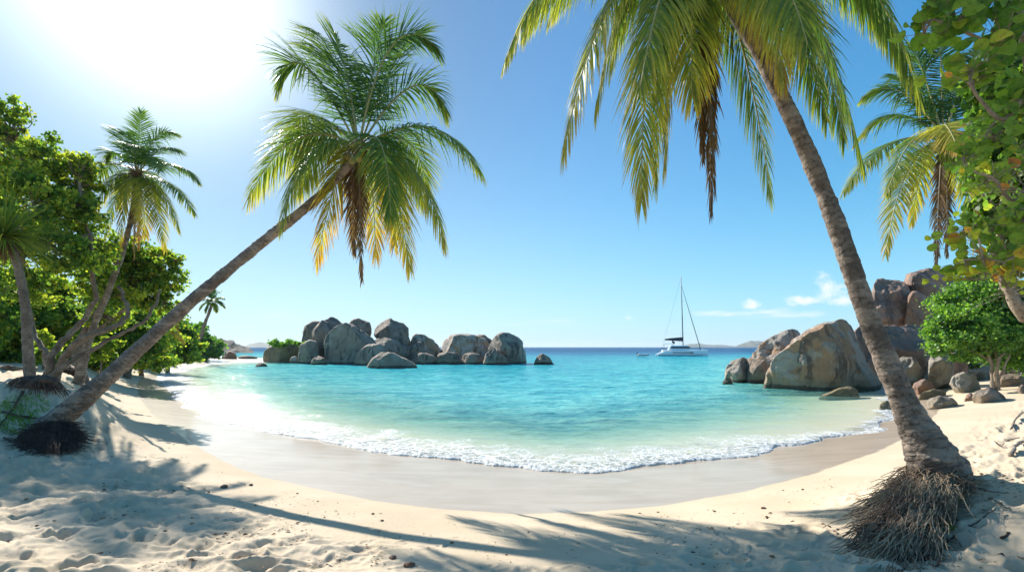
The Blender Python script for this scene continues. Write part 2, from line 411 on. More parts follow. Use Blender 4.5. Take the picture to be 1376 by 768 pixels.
def sea_mat():
    t = NT('sea_water'); p = t.pos()
    fo = t.attr('foam'); dp = t.attr('depth'); calm_ = t.attr('calm')
    w1 = t.noise(t.mapv(p, (.55, 1.1, 1)), 1.3, 5, .6, .6)
    w2 = t.noise(t.mapv(p, (1, 1.7, 1), rot=(0, 0, .5)), 5.0, 4, .6, .3)
    w3 = t.noise(t.mapv(p, (.05, .16, 1)), 1.0, 5, .6)
    far = t.n('ShaderNodeVectorMath', {0: p}, operation='LENGTH').outputs['Value']
    w4 = t.noise(t.mapv(p, (.22, .62, 1), rot=(0, 0, -.12)), 1.0, 4, .55, .5)
    h = t.math('ADD', t.math('ADD', t.math('MULTIPLY', w1, .5), t.math('MULTIPLY', w2, .10)), t.math('MULTIPLY', w4, 1.2))
    nrm = t.bump(h, 1.0, .17)
    nrm = t.bump(w3, t.ss(far, 60, 300, .0, .8), 1.6, nrm)
    # body colour of the water goes with its depth over the white sand
    dd = t.math('ADD', dp, t.math('MULTIPLY', t.math('SUBTRACT', t.noise(p, .09, 4), .5), t.math('MULTIPLY', dp, .7)))
    body = t.ramp(t.math('DIVIDE', dd, 20.0), [(0, (.40, .64, .50)), (.03, (.22, .58, .50)), (.07, (.085, .46, .46)), (.14, (.028, .34, .41)), (.32, (.008, .18, .31)), (1, (.004, .095, .22))])
    pat = t.math('ADD', t.math('MULTIPLY', w1, .5), t.math('MULTIPLY', w4, .5))
    body = t.mix(t.ss(pat, .45, .56), t.mix(1.0, body, (.42, .70, .80), 'MULTIPLY'), body)
    body = t.mix(t.math('MULTIPLY', t.ss(t.noise(t.mapv(p, (.06, .22, 1)), 1.0, 5, .6, .4), .5, .66), .45), body, t.mix(1.0, body, (.45, .72, .84), 'MULTIPLY'))
    opa = t.ss(dp, .0, 1.1, .05, .94)
    # net of light on the shallow floor
    vor = t.n('ShaderNodeTexVoronoi', {'Vector': t.mapv(p, (1, 1.5, 1)), 'Scale': 1.9}, feature='DISTANCE_TO_EDGE').outputs[0]
    tint = t.mix(t.ss(dp, 0, .9), (.98, .99, .95), (.52, .93, .80))
    tr_ = t.n('ShaderNodeBsdfTransparent', {'Color': tint}).outputs[0]
    df = t.n('ShaderNodeBsdfDiffuse', {'Color': body, 'Normal': t.bump(h, .9, .30)}).outputs[0]
    inner = t.n('ShaderNodeMixShader', {0: opa, 1: tr_, 2: df}).outputs[0]
    gl = t.n('ShaderNodeBsdfGlossy', {'Color': (1, 1, 1, 1), 'Roughness': .03, 'Normal': nrm}).outputs[0]
    fr = t.n('ShaderNodeFresnel', {'IOR': 1.33, 'Normal': nrm}).outputs[0]
    fr = t.math('MINIMUM', fr, t.ss(far, 20, 400, .24, .16))
    water = t.n('ShaderNodeMixShader', {0: fr, 1: inner, 2: gl}).outputs[0]
    # foam
    pw = t.n('ShaderNodeVectorMath', {0: p, 1: t.n('ShaderNodeVectorMath', {0: t.n('ShaderNodeTexNoise', {'Vector': p, 'Scale': 1.6, 'Detail': 3}).outputs[1], 'Scale': .55}, operation='SCALE').outputs[0]}, operation='ADD').outputs[0]
    v1 = t.n('ShaderNodeTexVoronoi', {'Vector': t.mapv(pw, (1, 1, .2)), 'Scale': 2.6}, feature='DISTANCE_TO_EDGE').outputs[0]
    v2 = t.n('ShaderNodeTexVoronoi', {'Vector': t.mapv(pw, (1, 1.2, .2)), 'Scale': 7.5}, feature='DISTANCE_TO_EDGE').outputs[0]
    lace = t.math('MAXIMUM', t.ss(v1, .14, .02), t.math('MULTIPLY', t.ss(v2, .12, .02), .85))
    patch = t.noise(p, .8, 5, .65)
    fine = t.noise(p, 24, 4, .7)
    dens = t.math('SUBTRACT', 1.0, fo)                                   # 1 at the edge, 0 where the foam ends
    dens = t.math('ADD', dens, t.math('MULTIPLY', t.math('SUBTRACT', patch, .5), 2.0))
    lm = t.math('MULTIPLY', lace, t.ss(dens, -.05, .5))
    solid = t.ss(t.math('ADD', dens, t.math('MULTIPLY', t.math('SUBTRACT', fine, .5), 1.9)), .72, 1.15)
    edge = t.math('MULTIPLY', t.ss(t.attr('th'), .20, .02), .95)
    edge = t.math('MULTIPLY', edge, t.ss(fine, .35, .5))
    fm = t.math('MAXIMUM', t.math('MAXIMUM', lm, solid), edge)
    fm = t.math('MULTIPLY', fm, t.ss(fo, 1.5, 1.0))
    thick = t.math('MULTIPLY', fm, t.ss(fine, .2, .6, .75, 1.0), clamp=True)
    fb = t.bump(t.math('ADD', t.math('MULTIPLY', fm, .4), fine), .8, .05)
    fs = t.princ(Base_Color=(.74, .75, .74, 1), Roughness=.65, Normal=fb)
    return t.done(t.n('ShaderNodeMixShader', {0: thick, 1: water, 2: fs}).outputs[0])
sea = struct(mesh_np('sea', np.stack([X, Y, zw], 1)[used], Q, [sea_mat()], {'foam': foam[used], 'depth': depth[used], 'th': th[used], 'calm': calm[used]}))

# ------------------------------------------------------------------ hills
def hill(name, pts, Yd, depth_, mat, seed):
    """a ridge with a real footprint; pts = skyline pixels"""
    pts = np.array(pts, float); n = 160; m = 24
    px = np.linspace(pts[0, 0], pts[-1, 0], n); py = np.interp(px, pts[:, 0], pts[:, 1])
    XX = (px-CX)/F*Yd; zt = H-(py-HY)/F*Yd
    v = np.linspace(-1, 1, m)
    gx = np.repeat(XX, m); gy = np.tile(v, n)
    prof = (1-np.abs(gy)**1.6)
    zz = np.repeat(np.maximum(zt, -1), m)*prof
    zz = zz*(1+.35*fbm2(gx/depth_*6, gy*3, 5, seed)*(np.abs(gy) > .12))-1.0*(1-prof)
    vv = np.stack([gx+gy*depth_*gx/Yd, Yd+gy*depth_, zz], 1)
    i = np.arange(n-1)[:, None]*m; j = np.arange(m-1)[None]
    q = np.stack([i+j, i+m+j, i+m+j+1, i+j+1], -1).reshape(-1, 4)
    return struct(mesh_np(name, vv, q, [mat]))
def hill_mat(name, a, b, s):
    t = NT(name); p = t.pos(); n = t.noise(p, s, 6, .65)
    c = t.mix(t.ss(n, .4, .6), a, b)
    return t.done(t.princ(Base_Color=c, Roughness=.9, Normal=t.bump(n, .8, 1.5/s*.3)))
hg = hill_mat('far_scrub', (.05, .075, .035), (.16, .14, .09), .01)
hh = hill_mat('headland_rock', (.045, .05, .035), (.12, .105, .085), .12)
hill('hills', [(325, 466.3), (335, 462), (348, 460), (360, 461), (372, 463.5), (385, 466.3)], 5200, 500, hg, 3)
hill('hills', [(905, 466.3), (918, 463.5), (928, 462), (940, 461.5), (955, 463), (968, 463), (985, 464.5), (1000, 466.3)], 7000, 600, hg, 5)
hill('hills', [(985, 466.3), (997, 461.5), (1008, 458.5), (1020, 458), (1040, 459), (1060, 462), (1090, 466.3)], 5600, 600, hg, 7)
hill('headland', [(225, 462), (255, 455), (290, 454.5), (304, 456.5), (316, 461), (326, 464), (334, 467), (341, 471.5)], 260, 22, hh, 9)

# ------------------------------------------------------------------ boulders
import bmesh
_ico = {}
def ico(n):
    if n not in _ico:
        bm = bmesh.new(); bmesh.ops.create_icosphere(bm, subdivisions=n, radius=1)
        v = np.array([x.co[:] for x in bm.verts]); f = np.array([[x.index for x in p.verts] for p in bm.faces]); bm.free()
        v /= np.linalg.norm(v, axis=1)[:, None]; _ico[n] = (v, f)
    return _ico[n]
def boulder(label, outline, Yd, dep, mat, seed, group=None, n=5, cuts=11, amp=.065, name='boulder', parent=None, p=2.5, cat='boulder', follow=False):
    """outline: silhouette pixels seen from the beach; the body swells dep metres fore and aft of it"""
    out = np.array(outline, float)
    y0_, y1_ = out[:, 1].min(), out[:, 1].max(); hh_ = y1_-y0_; xm_ = out[:, 0].mean()
    low = out[:, 1] > y0_+.72*hh_
    out[low, 1] += .38*hh_; out[low, 0] += (out[low, 0]-xm_)*.10
    c = np.array([(out[:, 0].min()+out[:, 0].max())/2, (out[:, 1].min()+out[:, 1].max())/2])
    rng = np.random.RandomState(seed)
    ang = np.linspace(0, 2*math.pi, 145)[:-1]; rad = np.zeros(144)
    for k, a in enumerate(ang):
        dx, dy = math.cos(a), -math.sin(a); best = 0
        for i in range(len(out)):
            ax, ay = out[i]-c; bx, by = out[(i+1) % len(out)]-c
            ex, ey = bx-ax, by-ay; den = dx*ey-dy*ex
            if abs(den) < 1e-9: continue
            t_ = (ax*ey-ay*ex)/den; u = (ax*dy-ay*dx)/den
            if t_ > 0 and -.001 <= u <= 1.001: best = max(best, t_)
        rad[k] = best
    rad = sum(np.roll(rad, k) for k in (-3, -2, -1, 0, 1, 2, 3))/7
    v, f = ico(n)
    th_ = np.arctan2(v[:, 2], v[:, 0]) % (2*math.pi)
    r = np.interp(th_, np.append(ang, 2*math.pi), np.append(rad, rad[0]))*Yd/F
    cc = np.abs(v[:, 1]); s = (1-np.minimum(cc, 1)**p)**(1/p)
    q = np.stack([np.cos(th_)*r*s, np.sign(v[:, 1])*dep*cc, np.sin(th_)*r*s], 1)
    size = rad.mean()*Yd/F
    for k in range(cuts):                                    # broad split faces
        nn = rng.normal(size=3)*np.array([.75, 1, .75]); nn[1] = -abs(nn[1])-.35 if k % 3 else abs(nn[1])+.3; nn /= np.linalg.norm(nn)
        dd = q@nn; o = dd.max()*rng.uniform(.66, .88)
        ex = np.maximum(dd-o, 0); q = q-nn[None]*(ex*.97)[:, None]
    nrm = q/(np.linalg.norm(q, axis=1)[:, None]+1e-6)
    sp = q/size+seed*3.1
    dis = amp*size*(1.1*fbm3(sp*1.2, 3, seed)+.5*fbm3(sp*3.2, 5, seed+5, .6)-.5*np.abs(fbm3(sp*2.1, 3, seed+7)))
    cr = np.abs(vn3(sp*np.array([1, 1, .5])*1.1, seed+9)); dis -= .05*size*np.exp(-(cr/.035)**2)*.8
    q = q+nrm*dis[:, None]
    C = P(c[0], c[1], Yd)
    q[:, 0] += q[:, 1]*C[0]/C[1]*.9
    base = np.array([C[0], C[1], 0 if parent is None else 0])
    bz = C[2]+q[:, 2].min()
    base = np.array([C[0], C[1], bz])
    o = mesh_np(name, q+C-base, f, [M[mat]], None, True)
    o.location = [float(x) for x in base]
    return tag(o, label, cat, group)

G1 = 'granite boulders of the islet across the bay'
isl = [
 ('low boulder with green scrub on its back at the left end of the islet', [(353, 483), (356, 470), (368, 462), (385, 459), (402, 460), (408, 470), (410, 484), (380, 486)], 96, 5, 'rock_olive'),
 ('rounded dark boulder at upper left of the islet, behind the tall peak', [(406, 455), (409, 438), (420, 431), (434, 431), (440, 445), (436, 462), (412, 462)], 96, 4, 'rock_dark'),
 ('tall peaked boulder, highest of the islet left half', [(420, 462), (423, 440), (434, 428), (446, 422), (456, 427), (467, 436), (470, 470), (455, 485), (424, 482)], 93, 5, 'rock_dark'),
 ('brown boulder behind the streaked one, its top just showing', [(466, 446), (470, 430), (480, 428), (496, 434), (500, 444), (496, 462), (470, 465)], 94, 4, 'rock_dark'),
 ('huge rounded boulder with dark vertical streaks facing the bay', [(437, 488), (437, 462), (441, 446), (455, 436), (466, 433), (484, 441), (500, 452), (507, 464), (494, 478), (472, 490), (450, 491)], 86, 5.5, 'rock_mid'),
 ('grey boulder at the sand end of the islet under the scrub', [(401, 478), (403, 463), (415, 456), (426, 458), (430, 474), (424, 486), (408, 486)], 87, 3.5, 'rock_mid'),
 ('small dark boulder on the sand spit below the tall peak', [(417, 489), (420, 481), (428, 477), (437, 481), (440, 489), (430, 491)], 82, 1.6, 'rock_dark'),
 ('high round-topped boulder perched in the middle of the islet', [(501, 450), (504, 438), (515, 428), (532, 424), (545, 428), (550, 440), (550, 456), (541, 464), (520, 460)], 91, 4, 'rock_dark'),
 ('wide slanted slab boulder under the perched round one', [(500, 458), (512, 452), (530, 456), (548, 466), (552, 478), (530, 482), (506, 476)], 88, 4, 'rock_mid'),
 ('smooth slanting grey boulder right of the streaked one', [(473, 492), (478, 476), (490, 464), (506, 461), (520, 464), (523, 474), (515, 488), (490, 493)], 80, 3.5, 'rock_mid'),
 ('low broad wet boulder nearest the beach in front of the islet', [(490, 495), (498, 482), (512, 473), (528, 474), (546, 482), (562, 490), (560, 495), (520, 498)], 70, 4, 'rock_mid'),
 ('blocky grey boulder in the gap right of the perched one', [(543, 476), (545, 461), (556, 456), (568, 460), (572, 474), (570, 484), (550, 486)], 88, 3, 'rock_dark'),
 ('pale brown sloping boulder behind the gap', [(551, 464), (555, 448), (568, 449), (582, 455), (591, 466), (590, 476), (560, 478)], 93, 4, 'rock_warm'),
 ('flat dark rock low at the water right of the blocky boulder', [(550, 487), (556, 474), (570, 473), (585, 478), (588, 486), (570, 488)], 85, 3, 'rock_dark'),
 ('broad pale boulder of the right half of the islet', [(591, 474), (594, 458), (604, 449), (622, 448), (640, 451), (655, 457), (660, 468), (655, 480), (620, 484), (598, 482)], 92, 4.5, 'rock_warm'),
 ('round grey boulder behind the split pair of the islet', [(636, 466), (640, 450), (650, 449), (660, 456), (664, 470), (650, 474)], 96, 3, 'rock_mid'),
 ('steep bluish boulder at the right end of the islet', [(652, 484), (655, 470), (662, 456), (672, 448), (694, 449), (704, 460), (712, 483), (690, 487), (665, 487)], 88, 5, 'rock_mid'),
 ('small dark rock at the foot of the broad pale boulder, left one', [(586, 485), (590, 475), (600, 472), (612, 474), (619, 480), (616, 487), (600, 487)], 84, 2, 'rock_dark'),
 ('small dark rock at the foot of the broad pale boulder, right one', [(617, 487), (622, 476), (632, 472), (645, 476), (650, 483), (640, 488)], 84, 2, 'rock_dark'),
 ('dark wedge rock leaning on the steep bluish boulder', [(648, 488), (652, 476), (664, 464), (668, 474), (680, 480), (684, 488)], 82, 2, 'rock_dark'),
 ('lone wet rock standing off the right end of the islet', [(717, 487), (722, 478), (729, 475), (738, 479), (745, 486), (730, 489)], 83, 1.8, 'rock_dark'),
]
for i, (lb, o, yd, dp, mt) in enumerate(isl):
    boulder(lb, o, yd, dp, mt, 11+i, G1)
boulder('small black wet rock alone in the shallows before the sand spit', [(341, 494), (345, 488), (351, 486), (358, 489), (362, 494), (350, 496)], 74, 1.0, 'rock_wet', 60, n=4, name='wet_rock', cat='rock')
boulder('brown rock on the sand beside the bay-side bush', [(296, 481), (301, 474), (309, 471), (317, 475), (320, 482), (308, 484)], 112, 2, 'rock_brown', 61, n=4, name='rock', cat='rock')
boulder('flat dark rock at the waterline of the narrow sand spit', [(318, 483), (322, 478), (332, 477), (345, 479), (347, 483), (330, 484)], 118, 2, 'rock_dark', 62, n=4, name='rock', cat='rock')
boulder('rounded pinkish stone at the end of the sand spit', [(388, 486), (391, 480), (397, 478), (403, 482), (404, 487), (396, 488)], 90, .8, 'rock_warm', 63, n=4, name='rock', cat='rock')

G2 = 'granite boulders on the right side of the bay'
rgt = [
 ('largest right boulder, pale with orange patches, its foot in the green shallows', [(1026, 515), (1029, 497), (1046, 472), (1075, 450), (1105, 433), (1132, 426), (1152, 432), (1168, 458), (1180, 500), (1176, 519), (1140, 524), (1060, 525)], 36, 4.8, 'rock_warm', 6),
 ('shaded brown boulder filling the gap between the largest boulder and the stack', [(1138, 505), (1142, 455), (1156, 436), (1180, 438), (1200, 470), (1202, 510), (1170, 516)], 44, 3, 'rock_brown', 5),
 ('long pale boulder sloping left behind the largest one', [(1000, 505), (1004, 478), (1022, 462), (1048, 447), (1068, 441), (1084, 446), (1090, 470), (1070, 505), (1030, 512)], 42, 4, 'rock_warm', 6),
 ('pale pointed boulder farthest left in the water at right', [(972, 509), (975, 494), (986, 480), (996, 476), (1006, 482), (1008, 504), (1000, 514), (980, 513)], 41, 1.8, 'rock_pale', 5),
 ('dark grey boulder wedged beside the pale pointed one', [(1003, 512), (1004, 485), (1012, 475), (1026, 478), (1037, 490), (1034, 505), (1025, 513)], 40, 1.7, 'rock_mid', 5),
 ('tall brown split boulder at the top left of the high stack', [(1166, 425), (1168, 398), (1176, 376), (1198, 365), (1216, 374), (1224, 400), (1220, 436), (1195, 445)], 52, 4, 'rock_brown', 6),
 ('brown boulder at the top right of the high stack', [(1215, 400), (1216, 370), (1240, 364), (1262, 362), (1280, 375), (1282, 410), (1260, 430), (1230, 425)], 55, 4.5, 'rock_brown', 6),
 ('rounded brown boulder in the middle of the high stack', [(1216, 432), (1217, 404), (1226, 392), (1240, 396), (1254, 406), (1258, 425), (1250, 442), (1230, 442)], 50, 3, 'rock_brown', 5),
 ('broad square-topped boulder carrying the high stack', [(1172, 505), (1174, 455), (1182, 435), (1215, 433), (1248, 440), (1262, 460), (1264, 500), (1240, 515), (1190, 515)], 46, 3.5, 'rock_brown', 6),
 ('rounded pale boulder right behind the leaning trunk', [(1200, 510), (1201, 490), (1212, 478), (1228, 480), (1238, 491), (1241, 506), (1230, 517), (1210, 518)], 31, 1.2, 'rock_pale', 5),
 ('upright narrow pale boulder under the green bush', [(1246, 504), (1248, 478), (1258, 464), (1272, 465), (1280, 480), (1280, 502), (1264, 514), (1250, 512)], 30, 1.2, 'rock_pale', 5),
 ('broad pale boulder with dark streaks under the green bush', [(1291, 500), (1293, 484), (1304, 476), (1325, 477), (1345, 486), (1356, 498), (1340, 511), (1305, 511)], 26, 1.4, 'rock_pale', 5),
 ('grey round boulder in front of the streaked pale one', [(1276, 518), (1280, 504), (1294, 499), (1310, 504), (1318, 514), (1314, 526), (1290, 528)], 22, .8, 'rock_pale', 5),
 ('tan boulder half hidden behind the grey round one', [(1257, 518), (1260, 508), (1272, 502), (1284, 508), (1286, 519), (1270, 522)], 24, .7, 'rock_warm', 4),
 ('flat greenish stone lying at the wet sand edge', [(1240, 544), (1248, 536), (1262, 531), (1280, 534), (1290, 541), (1284, 547), (1256, 549)], 18.2, .6, 'rock_mid', 4),
 ('low wedge stone on the dry sand below the boulders', [(1303, 536), (1310, 526), (1328, 519), (1342, 526), (1353, 534), (1344, 539), (1320, 541)], 17.2, .6, 'rock_mid', 4),
 ('small brown stone touching the low wedge stone', [(1295, 537), (1298, 531), (1304, 527), (1312, 533), (1311, 539), (1302, 540)], 17.0, .3, 'rock_brown', 4),
 ('dark slab between the pale boulders in shade', [(1224, 527), (1228, 515), (1242, 508), (1256, 514), (1258, 526), (1240, 530)], 25, 1.0, 'rock_brown', 4),
 ('flat tan slab sticking out of the sand behind the trunk', [(1232, 534), (1238, 526), (1256, 522), (1276, 526), (1276, 532), (1256, 536)], 21.5, .7, 'rock_olive', 4),
 ('olive rock awash in the green shallows by the largest boulder', [(1096, 531), (1110, 529), (1126, 522), (1142, 518), (1154, 523), (1166, 529), (1150, 534), (1120, 534)], 29.5, 1.0, 'rock_olive', 5),
 ('small olive stone at the water edge left of the trunk', [(1176, 548), (1182, 541), (1192, 538), (1202, 542), (1208, 549), (1190, 552)], 23, .5, 'rock_olive', 4),
 ('dark rock barely breaking the water beside the pale pointed boulder', [(968, 516), (972, 511), (980, 511), (986, 515), (978, 518)], 38.5, .6, 'rock_wet', 4),
 ('grey slab at the far right above the beach', [(1332, 516), (1338, 507), (1356, 502), (1378, 504), (1392, 512), (1380, 519), (1350, 520)], 20.5, .9, 'rock_mid', 4),
 ('sharp grey stone at the right frame edge on the sand', [(1366, 524), (1372, 516), (1386, 512), (1398, 520), (1396, 528), (1376, 529)], 17.5, .5, 'rock_mid', 4),
 ('shaded boulder behind the narrow pale one', [(1270, 505), (1272, 480), (1284, 470), (1298, 478), (1302, 502), (1286, 510)], 34, 1.4, 'rock_brown', 5),
]
for i, (lb, o, yd, dp, mt, nn) in enumerate(rgt):
    if yd <= 26.5:
        oo = np.array(o); yd = float(at(oo[:, 0].mean(), oo[:, 1].max()-2)[1])
    boulder(lb, o, yd, dp, mt, 101+i, G2, n=nn, cuts=13, amp=.07)

# ------------------------------------------------------------------ palms
def frond(parent, C, P1, P2, scale, tone, rng, npair=60, droop=.5, lw=.028, lmax=.85, dead=False, roll=0.0):
    mb = MB()
    t = np.linspace(0, 1, 26)[:, None]
    b = (1-t)**2*C+2*t*(1-t)*P1+t*t*P2
    mb.tube(b, np.linspace(.03, .005, 26)*scale, 5, .62 if not dead else .93, 1)
    N = npair
    tl = np.repeat(np.linspace(.13, .995, N), 2); sd = np.tile([1., -1.], N)
    tl = np.clip(tl+rng.uniform(-.003, .003, len(tl)), 0, 1)
    T1 = tl[:, None]
    p = (1-T1)**2*C+2*T1*(1-T1)*P1+T1*T1*P2
    T = 2*(1-T1)*(P1-C)+2*T1*(P2-P1); T /= np.linalg.norm(T, axis=1)[:, None]
    out = (P2-C)*np.array([1, 1, 0]); out = out/(np.linalg.norm(out)+1e-6)
    Zv = np.array([0, 0, 1.])
    U = Zv+out*.25; U = U[None]-(T@U)[:, None]*T; U /= np.linalg.norm(U, axis=1)[:, None]
    tc_ = np.array([0, 0, H])-C; tc_ /= np.linalg.norm(tc_); U = U+tc_[None]*roll; U -= np.einsum('ij,ij->i', U, T)[:, None]*T; U /= np.linalg.norm(U, axis=1)[:, None]
    S = np.cross(T, U)
    A = np.radians(np.interp(tl, [0, .3, .8, 1], [20, 32, 48, 72])+rng.uniform(-7, 7, len(tl)))
    vv = .28*(1-tl)+rng.uniform(-.12, .12, len(tl))
    dr = S*(sd*np.cos(A))[:, None]+T*np.sin(A)[:, None]+U*vv[:, None]
    dr /= np.linalg.norm(dr, axis=1)[:, None]
    L = lmax*scale*np.interp(tl, [0, .12, .35, .6, .85, 1], [.45, .8, 1, .95, .65, .34])*rng.uniform(.88, 1.08, len(tl))
    if dead: L *= rng.uniform(.22, .65, len(tl))
    g = droop*rng.uniform(.7, 1.3, len(tl))
    broken = rng.rand(len(tl)) < .05; g = np.where(broken, g+1.2, g)
    pts = [p]; us = [.2, .45, .7, 1.0]; prev = 0; cur = p; dk = dr; dirs = [dr]
    for u in us:
        dk = dr+(-Zv)[None]*(g*u*1.5)[:, None]; dk /= np.linalg.norm(dk, axis=1)[:, None]
        cur = cur+dk*(L*(u-prev))[:, None]; prev = u; pts.append(cur); dirs.append(dk)
    wd = lw*scale*np.array([.5, 1, .92, .62, .06])
    rot = rng.uniform(-.5, .5, len(tl)); rows = []
    for k in range(5):
        w = T-(np.einsum('ij,ij->i', T, dirs[k]))[:, None]*dirs[k]; w /= np.linalg.norm(w, axis=1)[:, None]+1e-6
        nn = np.cross(dirs[k], w); w = w*np.cos(rot)[:, None]+nn*np.sin(rot)[:, None]
        rows.append(pts[k]-w*wd[k]); rows.append(pts[k]+w*wd[k])
    V = np.stack(rows, 1).reshape(-1, 3)
    n = len(tl); base = np.arange(n)[:, None]*10
    q = np.concatenate([base+np.array([2*k, 2*k+1, 2*k+3, 2*k+2])[None] for k in range(4)])
    tn = tone+rng.uniform(-.08, .08, n)+(.20*(tl-.5) if not dead else 0)
    tip = np.array([-.05, -.02, .02, .07, .18]) if not dead else np.zeros(5)
    tn = np.clip(tn[:, None]+np.repeat(tip, 2)[None], 0, 1).ravel()
    mb.add(V, q, None, tn, 0)
    return mb.build('frond' if not dead else 'dead_frond', [M['palm_leaf'], M['rachis']], parent, True, parent.location)
t = NT('rachis'); a = t.attr('tone')
M['rachis'] = t.done(t.princ(Base_Color=t.ramp(a, [(0, (.2, .22, .05)), (.65, (.30, .27, .09)), (.95, (.16, .10, .07))]), Roughness=.5))
M['coconut_husk'] = simple('coconut_husk', (.30, .24, .08), .5)
M['fibre'] = bark_mat('fibre', (.12, .07, .04), (.30, .19, .11), 0, 2)

def bez(pts, n):
    """smooth curve through points (catmull-rom)"""
    p = np.asarray(pts, float); p = np.vstack([2*p[0]-p[1], p, 2*p[-1]-p[-2]])
    out = []
    m = len(p)-3
    for u in np.linspace(0, m-1e-6, n):
        i = int(u); f = u-i; a, b, c, d = p[i:i+4]
        out.append(.5*((2*b)+(c-a)*f+(2*a-5*b+4*c-d)*f*f+(3*b-a-3*c+d)*f**3))
    return np.array(out)
def palm_trunk(parent, pts, rad, seed, n=260, seg=40, ring=.11, name='trunk'):
    c = bez(pts, n); r = np.interp(np.linspace(0, 1, n), np.linspace(0, 1, len(rad)), rad)
    ln = np.concatenate([[0], np.cumsum(np.linalg.norm(np.diff(c, axis=0), axis=1))])
    rg = (ln/ring+1.3*vn2(ln*1.3, ln*0, seed)+.5*vn2(ln*5, ln*0, seed)) % 1
    r2 = r*(1+.02*(1-rg)**3+.035*vn2(ln*1.7, ln*0+3, seed+2))
    mb = MB(); mb.tube(c, r2, seg, ln)
    v = mb.v[0]; cen = np.vstack([np.repeat(c, seg, 0), c[:1], c[-1:]]); rv = np.concatenate([np.repeat(r, seg), [r[0], r[-1]]])
    q = v*np.array([1, 1, 1]); dv = v-cen; nl = np.linalg.norm(dv, axis=1)[:, None]+1e-6
    nz = fbm3(q*3.0, 3, seed)*.10+fbm3(q*np.array([9, 9, 20]), 4, seed+3, .6)*.06
    # scattered gouges low on the trunk
    lv = np.concatenate([np.repeat(ln, seg), [0, ln[-1]]])/ln[-1]
    gg = vn3(q*np.array([7, 7, 4.0]), seed+8); nz -= .13*smooth(.42, .7, gg)*smooth(.55, .15, lv)
    g2 = np.abs(vn3(q*np.array([13, 13, 3.0]), seed+6)); nz -= .06*smooth(.09, 0, g2)*smooth(.35, .05, lv)
    mb.v[0] = v+dv/nl*(rv*nz)[:, None]
    return mb.build(name, M['palm_bark'], parent, True, parent.location)
def root_mass(parent, c, r, n, seed, mat, feet, th=.008, bulge=.12, fork=.09):
    """fine aerial roots pouring from the foot of the trunk down the bank; feet = ground points"""
    mb = MB(); rng = np.random.RandomState(seed); feet = np.array(feet)
    for i in range(n):
        k = rng.randint(len(feet)-1); f_ = feet[k]+(feet[k+1]-feet[k])*rng.rand()
        f_ = f_+rng.normal(size=3)*np.array([.10, .10, 0])*r/.4
        side = f_-c; side[2] = 0; side /= np.linalg.norm(side)+1e-6
        a = math.atan2(side[1], side[0])+rng.normal()*.7; rr_ = r*rng.uniform(.25, 1.0)
        s = c+np.array([math.cos(a)*rr_, math.sin(a)*rr_, rng.uniform(-.12, .10)*r/.4])
        u0 = rng.uniform(-.05, .85)**1.0; ul = rng.uniform(.12, .42)
        wob = rng.normal(size=3)*fork; wob[2] *= .4
        pts = []
        for u in np.linspace(u0, min(u0+ul, 1.12), 6):
            q = s+(f_-s)*u; q[2] += bulge*math.sin(math.pi*min(1, max(u, 0)*.9+.1))*rng.uniform(.75, 1.0)
            k = (u-u0)/ul; q = q+wob*k+rng.normal(size=3)*fork*.10
            pts.append(q)
        pts = np.array(pts); g_ = base_z(pts[:, 0], pts[:, 1])+.006+rng.uniform(0, .03)
        pts[:, 2] = np.maximum(pts[:, 2], g_)
        mb.tube(pts, np.linspace(1, .4, 6)*th*rng.uniform(.6, 1.35), 4, rng.rand(), 0, False)
    return mb.build('root_mass', M[mat], parent, True, parent.location)
def crown_bits(parent, C, s, seed, nuts=6):
    rng = np.random.RandomState(seed)
    mb = MB()
    for i in range(46):
        a = rng.uniform(0, 6.28); e = rng.uniform(-.5, 1.2); d_ = np.array([math.cos(a)*math.cos(e), math.sin(a)*math.cos(e), math.sin(e)])
        mb.tube([C+d_*.05*s-np.array([0, 0, .25*s]), C+d_*.16*s, C+d_*.42*s*rng.uniform(.6, 1.2)-np.array([0, 0, .06*s])], [.06*s, .045*s, .012*s], 5, rng.rand())
    mb.build('leaf_base', M['fibre'], parent, True, parent.location)
    for i in range(nuts):
        a = i*6.28/nuts+rng.uniform(-.3, .3)
        c = C+np.array([math.cos(a)*.24*s, math.sin(a)*.24*s, -.22*s-rng.uniform(0, .16)*s]); v, f = ico(3)
        q = v*np.array([.085, .085, .11])*s; q[:, 2] *= 1+.12*v[:, 2]
        mesh_np('coconut', q+c-np.array(parent.location), f, [M['coconut_husk']], None, True, None, parent)

def fr_px(parent, C, Yc, rows, scale, seed, npair, lw=.028, lmax=.85, s0=.08, rolls=(-.1, .5)):
    """rows: (control px, py, tip px, py, depth of control, depth of tip, tone, droop)"""
    rng = np.random.RandomState(seed)
    for (x1, y1, x2, y2, d1, d2, tn, dr) in rows:
        P1 = P(x1, y1, Yc+d1); P2 = P(x2, y2, Yc+d2)
        st = C+(P1-C)/np.linalg.norm(P1-C)*s0
        frond(parent, st, P1, P2, scale, min(tn, 1), rng, npair, dr, lw, lmax, dead=tn >= .9, roll=rng.uniform(*rolls))

